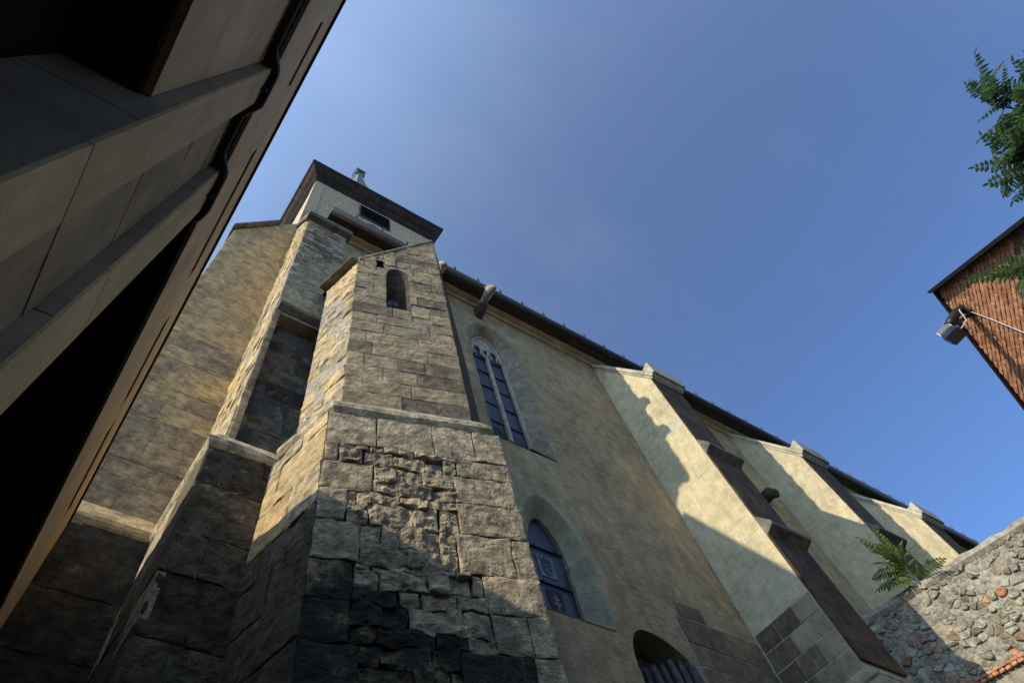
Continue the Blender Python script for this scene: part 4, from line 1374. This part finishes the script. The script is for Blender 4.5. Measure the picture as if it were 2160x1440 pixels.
# ------------------------------------------------------------------ modern clad building hard on the left
lb = empty('clad_building', (-4, 0, 0), 'modern beige stone-clad building with vertical fins and slotted parapet, hard on the left', 'building')


def lbox(name, x, y, z, m, bev=0.004, parent=None):
    o = box(name, x, y, z, m, None, bev)
    if parent is None:
        keep(o, lb)
    else:
        keep(o, parent)
    return o


bpy.context.view_layer.update()
XF = -0.485
ZP0, ZP1 = 5.1, 7.14
Y0, Y1 = -14.0, 8.55
XR = XF - 0.10        # recessed panel plane
# body, its unseen far end lengthened to block sun on the west wall
body = box('body', (-9.0, -1.25), (Y0, 15.0), (0, 6.9), M['void'])
keep(body, lb)
keep(box('skylight_block', (-9.0, 2.6), (-16.0, -6.5), (0, 9.0), M['clad_side']), lb)  # unseen block added to cut skylight at the alley foot
# parapet: cladding panels in front of a dark slot
slots = [(-1.9, -0.55), (0.30, 0.98), (1.70, 3.30), (3.9, 5.2), (5.55, 7.2)]
ys = [Y0, -8, -4, -2.0, -0.1, 1.15, 2.5, 3.6, 5.4, 7.4, Y1]
parapet = keep(box('parapet', (XF - 0.55, XF - 0.10), (Y0, Y1), (ZP0 + 0.02, ZP1 - 0.02), M['rust']), lb)
SZ0, SZ1 = 6.24, 6.46
for a, b in zip(ys[:-1], ys[1:]):
    for z0, z1 in ((ZP0, SZ0), (SZ1, ZP1)):
        lbox('parapet_panel', (XF - 0.034, XF), (a + 0.002, b - 0.002), (z0, z1), M['clad'], 0.003)
# closers between the slots
cuts = [Y0] + [c for s in slots for c in s] + [Y1]
for a, b in zip(cuts[0::2], cuts[1::2]):
    lbox('parapet_panel', (XF - 0.034, XF - 0.0005), (a, b), (SZ0 + 0.0005, SZ1 - 0.0005), M['clad'], 0.0005)
lbox('parapet_cap', (XF - 0.6, XF + 0.03), (Y0, Y1), (ZP1 + 0.001, ZP1 + 0.045), M['rust'], 0.004)
lbox('roof_slab', (-9.0, -1.1), (Y0, 15.0), (6.9, 7.1), M['roof'], 0.0)
lbox('parapet_soffit', (-1.3, XF - 0.03), (Y0, Y1), (ZP0 + 0.005, ZP0 + 0.03), M['rust'], 0.0)


def fin(y0, y1, joint):
    """vertical clad fin: front slabs, side slabs"""
    zs_ = [0.0, 1.3, joint[0], joint[1], ZP0 - 0.06]
    for a, b in zip(zs_[:-1], zs_[1:]):
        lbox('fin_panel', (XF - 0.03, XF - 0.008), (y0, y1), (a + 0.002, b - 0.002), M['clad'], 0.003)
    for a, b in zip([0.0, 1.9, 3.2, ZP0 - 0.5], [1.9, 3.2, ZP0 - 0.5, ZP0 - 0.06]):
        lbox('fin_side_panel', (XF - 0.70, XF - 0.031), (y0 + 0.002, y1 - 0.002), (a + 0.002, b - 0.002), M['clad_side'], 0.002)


fins = [(-2.9, -2.6), (-1.95, -1.65), (-1.05, -0.75), (-0.15, 0.13), (0.66, 0.92), (1.49, 1.83)]
for k, (a, b) in enumerate(fins):
    if k in (1, 3):
        continue
    fin(a, b, (2.9, 4.4) if k == 4 else (2.55, 3.55))
# recessed panels between the fins: a tall bay and a spandrel over a dark opening
for a, b, zs_ in ((0.92, 1.49, (0.0, 1.35, 1.95, 2.55, 3.14, 3.72, 4.3, 4.88, 5.1)),):
    for z0, z1 in zip(zs_[:-1], zs_[1:]):
        mid_ = a + (b - a) * 0.52
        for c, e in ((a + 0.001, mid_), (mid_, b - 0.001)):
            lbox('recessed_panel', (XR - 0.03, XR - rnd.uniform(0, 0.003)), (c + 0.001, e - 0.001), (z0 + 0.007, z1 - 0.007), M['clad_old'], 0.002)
    lbox('recess_back', (XR - 0.2, XR - 0.04), (a, b), (0, ZP0), M['void'], 0.0)
for a, b in ((-0.75, 0.66), (-2.6, -1.05)):
    zs_ = (3.42, 3.92, 4.44, 5.1)
    for z0, z1 in zip(zs_[:-1], zs_[1:]):
        lbox('spandrel_panel', (XR - 0.035, XR), (a + 0.002, b - 0.002), (z0 + 0.0015, z1 - 0.0015), M['clad'], 0.002)
    lbox('opening_head', (XR - 0.30, XR - 0.036), (a, b), (3.40, 3.5), M['rust'], 0.0)
    lbox('opening_back', (XR - 0.42, XR - 0.301), (a, b), (0, 3.45), M['void'], 0.0)
    for yy in (a + 0.45, a + 0.95):
        lbox('glazing_bar', (XR - 0.30, XR - 0.26), (yy - 0.02, yy + 0.02), (0, 3.4), M['black'], 0.0)
# pipe weaving round the fin heads
pts = []
for y in [i * 0.04 for i in range(-75, 49)]:
    near = 0.0
    for (a, b) in fins:
        if (a, b) in (fins[1], fins[3]):
            continue
        c, hw = (a + b) / 2, (b - a) / 2
        t = max(0.0, 1 - max(0.0, abs(y - c) - hw + 0.02) / 0.16)
        near = max(near, t * t * (3 - 2 * t))
    xx = XF - 0.062 + near * 0.085
    pts.append((xx, y, ZP0 - 0.055 - 0.02 * near))
pts = [p for p in pts if p[1] < 1.86] + [(XF + 0.0, 1.90, ZP0 - 0.06), (XF - 0.05, 1.95, ZP0 - 0.05), (XF - 0.14, 1.97, ZP0 - 0.03)]
keep(tube('drain_pipe', pts, 0.029, M['black'], None, seg=10), lb)
for y in (0.79, 1.66):
    lbox('pipe_clip', (XF - 0.008, XF + 0.03), (y - 0.012, y + 0.012), (ZP0 - 0.16, ZP0 - 0.03), M['black'], 0.0)

# ------------------------------------------------------------------ rubble wall on the right
rw = empty('rubble_wall', (23.5, 6, 0), 'high rubble stone wall with brick ledge, lower right beside the buttress', 'wall')
bpy.context.view_layer.update()
P_A, P_B = (22.95, 8.75), (24.85, 0.15)
RWF = Frame(P_A, P_B)
ZRT = 11.02
U_END = RWF.w
prism('core', [RWF.at(0, 0, -0.0), RWF.at(U_END, 0, 0), RWF.at(U_END, ZRT - 0.05, 0), RWF.at(0, ZRT - 0.05, 0)], RWF.n * -0.9, M['rubble_mortar'], None)
keep(bpy.data.objects[-1] if False else [o for o in COL.objects if o.name.startswith('core') and o.parent is None][-1], rw)
# visible stones: Voronoi packing, wide and low
reg = [(0.0, 8.92), (3.9, 8.92), (7.1, ZRT), (0.0, ZRT)]
pts = []
tries = 0
while len(pts) < 298 and tries < 40000:
    tries += 1
    p = (rnd.uniform(0.02, 6.8), rnd.uniform(8.95, ZRT - 0.03))
    if p[0] > 3.85 + (p[1] - 8.92) * 1.5:
        continue
    r_ = rnd.choice([0.05, 0.06, 0.08, 0.12, 0.2, 0.28])
    if all(((p[0] - q[0]) / 1.7) ** 2 + (p[1] - q[1]) ** 2 > (r_ * 0.5 + q[2] * 0.5) ** 2 for q in pts):
        pts.append((p[0], p[1], r_))
for p, pl in zip(pts, cells(reg, pts, 1.7)):
    if pl:
        mm = rnd.choices(RUB, (5, 2, 5, 0.3))[0]
        if p[2] < 0.07 and rnd.random() < 0.06:
            mm = M['brick']
        keep(rubble_stone('stone', RWF, pl, mm, None, gap=rnd.uniform(0.002, 0.016), proud=rnd.choice([0.008, 0.014, 0.02, 0.04, 0.08]), amp=0.035, chaikin=rnd.choice([0, 1, 1])), rw)
# stones further down and along, joined as one mass
bm = bmesh.new()
bm.free()
# rough mortar crest
v, f = [], []
for i in range(46):
    u = i * 0.19
    w_ = 0.06 + 0.05 * noise.noise(Vector((u * 2.1, 3, 3)))
    for (h, z) in ((0.02, ZRT - 0.12), (0.05 + w_ * 0.5, ZRT - 0.03 + 0.03 * noise.noise(Vector((u * 3, 1, 1)))), (0.0, ZRT + 0.06 + w_), (-0.9, ZRT + 0.05)):
        v.append(RWF.at(u, z, h))
for i in range(45):
    for q in range(3):
        f.append((i * 4 + q, (i + 1) * 4 + q, (i + 1) * 4 + q + 1, i * 4 + q + 1))
keep(pyd('crest', v, f, M['rubble_mortar'], None), rw)
# projecting ledge of broken bricks
ZB = 8.86
for k in range(34):
    u = 0.2 + k * 0.19
    for r_ in range(2):
        du = 0.09 * (r_ % 2)
        z0 = ZB - 0.10 + r_ * 0.075
        o = prism('brick', [RWF.at(u + du, z0, -0.05), RWF.at(u + du + 0.165, z0, -0.05), RWF.at(u + du + 0.165, z0, 0.10 + rnd.uniform(0.0, 0.07)), RWF.at(u + du, z0, 0.10 + rnd.uniform(0.0, 0.07))], (0, 0, 0.062), M['brick'], None, 0.008)
        keep(o, rw)
sheetm = sheet('rendered_base', RWF, [(0, 0), (U_END, 0), (U_END, 8.75), (0, 8.75)], 0.03, M['rubble_mortar'], None)
keep(sheetm, rw)

# ------------------------------------------------------------------ brick gable on the right with its floodlight
gb = empty('brick_building', (17, -3, 0), 'red brick gable with thin dark verge boards against the sky at right edge', 'building')
bpy.context.view_layer.update()
AP = Vector((16.72, -1.94, 12.41))
GH = Vector((-0.8829, -0.4695, 0))      # towards the upper verge in the picture
GF = Frame((AP.x - GH.x * 6, AP.y - GH.y * 6), (AP.x + GH.x * 6, AP.y + GH.y * 6))
if GF.n.dot(Vector((0, 1, 0))) < 0:
    GF = Frame((AP.x + GH.x * 6, AP.y + GH.y * 6), (AP.x - GH.x * 6, AP.y - GH.y * 6))
su = -1 if (GF.u.dot(GH) < 0) else 1     # +u of the frame against GH
UA = (Vector((AP.x, AP.y, 0)) - GF.o).dot(GF.u)
K_UP, K_LO = 0.645, 0.615
k_neg = K_UP if su < 0 else K_LO         # slope on the low-u side
k_pos = K_LO if su < 0 else K_UP


def ztopg(u):
    return AP.z - ((UA - u) * k_neg if u < UA else (u - UA) * k_pos)


prof_g = [(0, 0), (12, 0), (12, ztopg(12)), (UA, AP.z), (0, ztopg(0))]
gw = prism('gable_wall', [GF.at(u, z, 0) for u, z in prof_g], GF.n * -0.4, M['brick_mortar'], None)
keep(gw, gb)
CH, BL = 0.098, 0.235
z = AP.z - 0.2
row = 0
shared = {}
count = 0
while z > AP.z - 2.75:
    zc = z + CH / 2
    ul = UA - (AP.z - zc) / k_neg + 0.05
    ur = UA + (AP.z - zc) / k_pos - 0.05
    u = UA - 5 * BL * 4 + (BL / 2 if row % 2 else 0) + rnd.uniform(-0.02, 0.02)
    while u < ur:
        a, b = max(u + 0.010, ul), min(u + BL - 0.010, ur)
        u += BL
        if b - a < 0.05:
            continue
        # keep to what the photograph shows: the part near the apex
        gu = (UA - (a + b) / 2) * (1 if su < 0 else -1)
        vis = (AP.z - zc) < 2.36 - abs(gu - 0.2) * 0.02 - (0.0)
        lim = 1.75 + 0.55 * max(0, min(1, (gu + 2.85) / 6.4)) + 0.25
        if (AP.z - zc) > lim or count >= 300:
            continue
        if rnd.random() < 0.006:
            continue
        pr = 0.012 + rnd.uniform(-0.006, 0.012)
        key = None
        o = prism('brick', [GF.at(a, z + 0.005 + rnd.uniform(0, 0.005), -0.02), GF.at(b, z + 0.005 + rnd.uniform(0, 0.005), -0.02), GF.at(b, z + CH - 0.005, -0.02), GF.at(a, z + CH - 0.005, -0.02)], GF.n * (pr + 0.02), M['brick'], None, 0.006)
        keep(o, gw)
        count += 1
    z -= CH
    row += 1
# verge boards and roof
for sgn, kk, ov in ((-1, k_neg, 0.2 if su < 0 else 0.09), (1, k_pos, 0.09 if su < 0 else 0.2)):
    e = Vector((0, 0, 0)) + GF.at(UA + sgn * 6.0, AP.z - 6.0 * kk + 0.0, 0.0)
    t = GF.at(UA, AP.z, 0.0)
    upv = Vector((0, 0, 0.07))
    o = prism('verge_board', [t + GF.n * ov + Vector((0, 0, -0.02)), e + GF.n * ov + Vector((0, 0, -0.02)), e + GF.n * ov + upv, t + GF.n * ov + upv], GF.n * -0.03, M['black'], None)
    keep(o, gb)
    o = prism('roof_slope', [t + GF.n * (ov - 0.03), e + GF.n * (ov - 0.03), e + GF.n * (ov - 0.03) + Vector((0, 0, 0.06)), t + GF.n * (ov - 0.03) + Vector((0, 0, 0.06))], GF.n * -12, M['roof'], None)
    keep(o, gb)
side = prism('side_wall', [GF.at(0.2, 0, -0.41), GF.at(11.8, 0, -0.41), GF.at(11.8, ztopg(11.8) - 0.1, -0.41), GF.at(0.2, ztopg(0.2) - 0.1, -0.41)], GF.n * -11, M['brick_mortar'], None)
keep(side, gb)

# floodlight on a bracket below the apex
fl = empty('floodlight', tuple(AP), 'white and black floodlight on a bracket just under the brick gable apex', 'floodlight')
bpy.context.view_layer.update()


def G(u, dz, h):
    """point in gable space: u towards the upper verge, dz below the apex, h out from the wall"""
    return Vector((AP.x, AP.y, AP.z + dz)) + GH * u + GF.n * h


keep(prism('wall_plate', [G(-0.28, -0.62, 0.04), G(-0.02, -0.62, 0.04), G(-0.02, -0.92, 0.04), G(-0.28, -0.92, 0.04)], GF.n * 0.05, M['black'], None, 0.01), fl)
keep(tube('bracket_arm', [G(-0.12, -0.72, 0.06), G(-0.1, -0.76, 0.3), G(-0.12, -0.86, 0.55), G(-0.16, -0.95, 0.72)], 0.10, M['black'], None, seg=8), fl)
keep(tube('bracket_arm', [G(-0.2, -0.88, 0.06), G(-0.16, -0.95, 0.4), G(-0.16, -0.98, 0.7)], 0.04, M['black'], None, seg=8), fl)
hc = G(-0.2, -1.08, 0.86)
ax1, ax2, ax3 = (GH * 0.5 + Vector((0, 0, -0.55)) + GF.n * 0.3).normalized(), None, None
ax2 = ax1.cross(Vector((0, 0, 1))).normalized()
ax3 = ax1.cross(ax2).normalized()


def lampbox(name, c, a, b, d, m, taper=1.0):
    P = []
    for s3 in (-1, 1):
        k = 1.0 if s3 < 0 else taper
        P += [c + ax1 * a * s1 * k + ax2 * b * s2 * k + ax3 * d * s3 for s1, s2 in ((-1, -1), (1, -1), (1, 1), (-1, 1))]
    keep(pyd(name, P, [(0, 1, 2, 3), (7, 6, 5, 4), (0, 4, 5, 1), (1, 5, 6, 2), (2, 6, 7, 3), (3, 7, 4, 0)], m, None), fl)


lampbox('lamp_housing', hc, 0.24, 0.19, 0.12, M['lampw'], 0.7)
lampbox('lamp_visor', hc + ax1 * 0.40, 0.20, 0.2, 0.12, M['black'])
lampbox('lamp_glass', hc - ax3 * 0.135, 0.22, 0.17, 0.012, M['white'])
keep(tube('lamp_yoke', [hc + ax2 * 0.22, hc + ax2 * 0.22 + ax3 * 0.2, G(-0.16, -0.95, 0.72), hc - ax2 * 0.22 + ax3 * 0.2, hc - ax2 * 0.22], 0.018, M['black'], None, seg=6), fl)
keep(tube('lamp_knob', [hc - ax1 * 0.3, hc - ax1 * 0.2], 0.07, M['lampw'], None, seg=8), fl)
cb_ = [G(-0.2, -0.98, 0.75), G(-0.25, -1.1, 0.6), G(-0.1, -1.05, 0.35), G(0.0, -0.8, 0.25), G(-0.05, -0.7, 0.12), G(-0.1, -0.85, 0.07), G(0.0, -1.4, 0.06), G(0.1, -2.1, 0.06), G(0.2, -3.4, 0.06)]
keep(tube('power_cable', cb_, 0.016, M['cable'], None, seg=6), fl)


# ------------------------------------------------------------------ pinnate leaves
def frond_mesh(name, L=0.75, pairs=10, m=None, curl=0.25, seed=0):
    r_ = random.Random(seed)
    bm = bmesh.new()
    def mid(t):
        return Vector((L * t, 0, curl * L * (0.9 * t - 1.25 * t * t)))
    def leaflet(base, dirv, up, ln, w):
        side = dirv.cross(up).normalized()
        dz = -up * ln * 0.22
        p = [base, base + dirv * ln * 0.3 + side * w, base + dirv * ln * 0.3 - side * w, base + dirv * ln * 0.7 + side * w * 0.7 + dz * 0.5, base + dirv * ln * 0.7 - side * w * 0.7 + dz * 0.5, base + dirv * ln + dz]
        c1 = base + dirv * ln * 0.3 - up * w * 0.35
        c2 = base + dirv * ln * 0.7 + dz * 0.5 - up * w * 0.25
        v = [bm.verts.new(q) for q in p]
        a, b = bm.verts.new(c1), bm.verts.new(c2)
        for q in ((v[0], v[1], a), (v[0], a, v[2]), (v[1], v[3], b, a), (a, b, v[4], v[2]), (v[3], v[5], b), (b, v[5], v[4])):
            bm.faces.new(q)
    N_ = 8
    prev = None
    for i in range(N_ + 1):
        t = i / N_
        c = mid(t)
        w = 0.006 * (1.2 - t) + 0.0015
        ring = [bm.verts.new(c + Vector((0, w, 0))), bm.verts.new(c + Vector((0, -w, 0))), bm.verts.new(c + Vector((0, 0, -w)))]
        if prev:
            for k in range(3):
                bm.faces.new((prev[k], prev[(k + 1) % 3], ring[(k + 1) % 3], ring[k]))
        prev = ring
    for k in range(pairs):
        t = 0.16 + 0.8 * k / (pairs - 1)
        s = math.sin(math.pi * (0.18 + 0.74 * t)) ** 0.6
        for sd in (-1, 1):
            b = mid(t)
            dv = Vector((0.42 + r_.uniform(-0.12, 0.12), sd, -0.25 + r_.uniform(-0.2, 0.2))).normalized()
            up = Vector((0.1, sd * 0.15, 1)).normalized()
            leaflet(b, dv, up, L * 0.21 * s * r_.uniform(0.85, 1.1), L * 0.034)
    leaflet(mid(1.0), Vector((1, 0, -0.4)).normalized(), Vector((0, 0, 1)), L * 0.15, L * 0.03)
    me = bpy.data.meshes.new(name)
    bm.to_mesh(me)
    bm.free()
    me.materials.append(m)
    return me


FRA = [frond_mesh('frond', 0.78, 11, M['leaf'], c, s) for c, s in ((0.2, 1), (0.35, 2), (0.1, 3), (0.45, 4))]
FRB = [frond_mesh('frond', 0.72, 11, M['leaf2'], c, s) for c, s in ((0.2, 5), (0.4, 6), (0.3, 7))]


def place_frond(me, base, direction, parent, scale=1.0, roll=0.0):
    d = Vector(direction).normalized()
    up = Vector((0, 0, 1))
    y = up.cross(d)
    if y.length < 0.05:
        y = Vector((0, 1, 0))
    y.normalize()
    z = d.cross(y)
    mtx = Matrix((d, y, z)).transposed().to_4x4()
    o = bpy.data.objects.new('leaf', me)
    COL.objects.link(o)
    o.parent = parent
    o.matrix_parent_inverse = parent.matrix_world.inverted()
    o.matrix_world = Matrix.Translation(base) @ mtx @ Matrix.Rotation(roll, 4, 'X') @ Matrix.Scale(scale, 4)
    return o


# tree at the right edge, in front of the gable
CT = Vector((9.22, -3.44, 8.2))
tree = empty('tree_of_heaven', (CT.x + 1.3, CT.y - 1.6, 0), 'green tree of heaven with long feathery leaves at the upper right edge', 'tree')
bpy.context.view_layer.update()
tb = Vector((CT.x + 1.3, CT.y - 1.6, 0))
fork = Vector((CT.x + 0.9, CT.y - 1.1, 5.2))
keep(tube('trunk', [tb, tb + Vector((-0.1, 0.15, 2.5)), fork], [0.17, 0.13, 0.10], M['bark'], None, seg=10), tree)
tips = []
rt = random.Random(12)
for k in range(17):
    a_ = rt.uniform(0.05, 0.75)
    b_ = rt.uniform(-1.3, 0.45) if k < 15 else rt.uniform(1.75, 2.1)
    tip = CT + RIGHT * (a_ + (0.5 if k >= 15 else 0.12 * abs(b_))) + DOWN * b_ + FWD * rt.uniform(-0.7, 0.5)
    mid_ = fork.lerp(tip, 0.55) + Vector((rt.uniform(-0.2, 0.2), rt.uniform(-0.2, 0.2), 0.35))
    keep(tube('branch', [fork, mid_, tip], [0.06, 0.035, 0.012], M['bark'], None, seg=6), tree)
    for q in range(17):
        t = rt.uniform(0.78, 1.0)
        b = (fork.lerp(mid_, t * 2) if t < 0.5 else mid_.lerp(tip, (t - 0.5) * 2))
        a = rt.uniform(0, 2 * math.pi)
        e = rt.uniform(-0.35, 0.75)
        dv = Vector((math.cos(a) * math.cos(e), math.sin(a) * math.cos(e), math.sin(e)))
        place_frond(rt.choice(FRA), b, dv, tree, rt.uniform(0.7, 1.15), rt.uniform(-0.5, 0.5))

# young plant rooted in the top of the rubble wall
PB = RWF.at(2.95, ZRT + 0.02, 0.02)
pl_ = empty('wall_seedling', tuple(PB), 'small green feathery seedling growing out of the top of the rubble wall', 'plant')
bpy.context.view_layer.update()
keep(tube('stem', [PB - Vector((0, 0, 0.15)), PB + RWF.n * 0.08 + Vector((0, 0, 0.2)), PB + RWF.n * 0.12 + Vector((0, 0, 0.5))], [0.03, 0.024, 0.012], M['bark'], None, seg=6), pl_)
for k in range(30):
    t = rt.uniform(0.1, 0.6)
    a = rt.uniform(0, 2 * math.pi)
    e = rt.uniform(-0.1, 1.45)
    dv = RWF.u * (-math.cos(a) * math.cos(e) * 1.0) + RWF.n * (math.sin(a) * math.cos(e) * 0.6 + 0.25) + Vector((0, 0, math.sin(e)))
    place_frond(rt.choice(FRB), PB + RWF.n * 0.08 + Vector((0, 0, t)), dv, pl_, rt.uniform(0.7, 1.75), rt.uniform(-0.9, 0.9))

# sapling in the dark corner at the foot of the west wall
SB = Vector((-0.05, 6.9, 0.0))
sp = empty('sapling', tuple(SB), 'dim leafy sapling in the dark corner below the west wall', 'plant')
bpy.context.view_layer.update()
keep(tube('stem', [SB, SB + Vector((0.05, -0.1, 2.2)), SB + Vector((0.1, -0.3, 4.1))], [0.03, 0.02, 0.01], M['bark'], None, seg=6), sp)
for k in range(18):
    a = rt.uniform(0, 2 * math.pi)
    e = rt.uniform(-0.2, 0.9)
    place_frond(rt.choice(FRA), SB + Vector((0.07, -0.2, rt.uniform(2.3, 4.1))), (math.cos(a) * math.cos(e), math.sin(a) * math.cos(e), math.sin(e)), sp, rt.uniform(0.7, 1.0), 0)
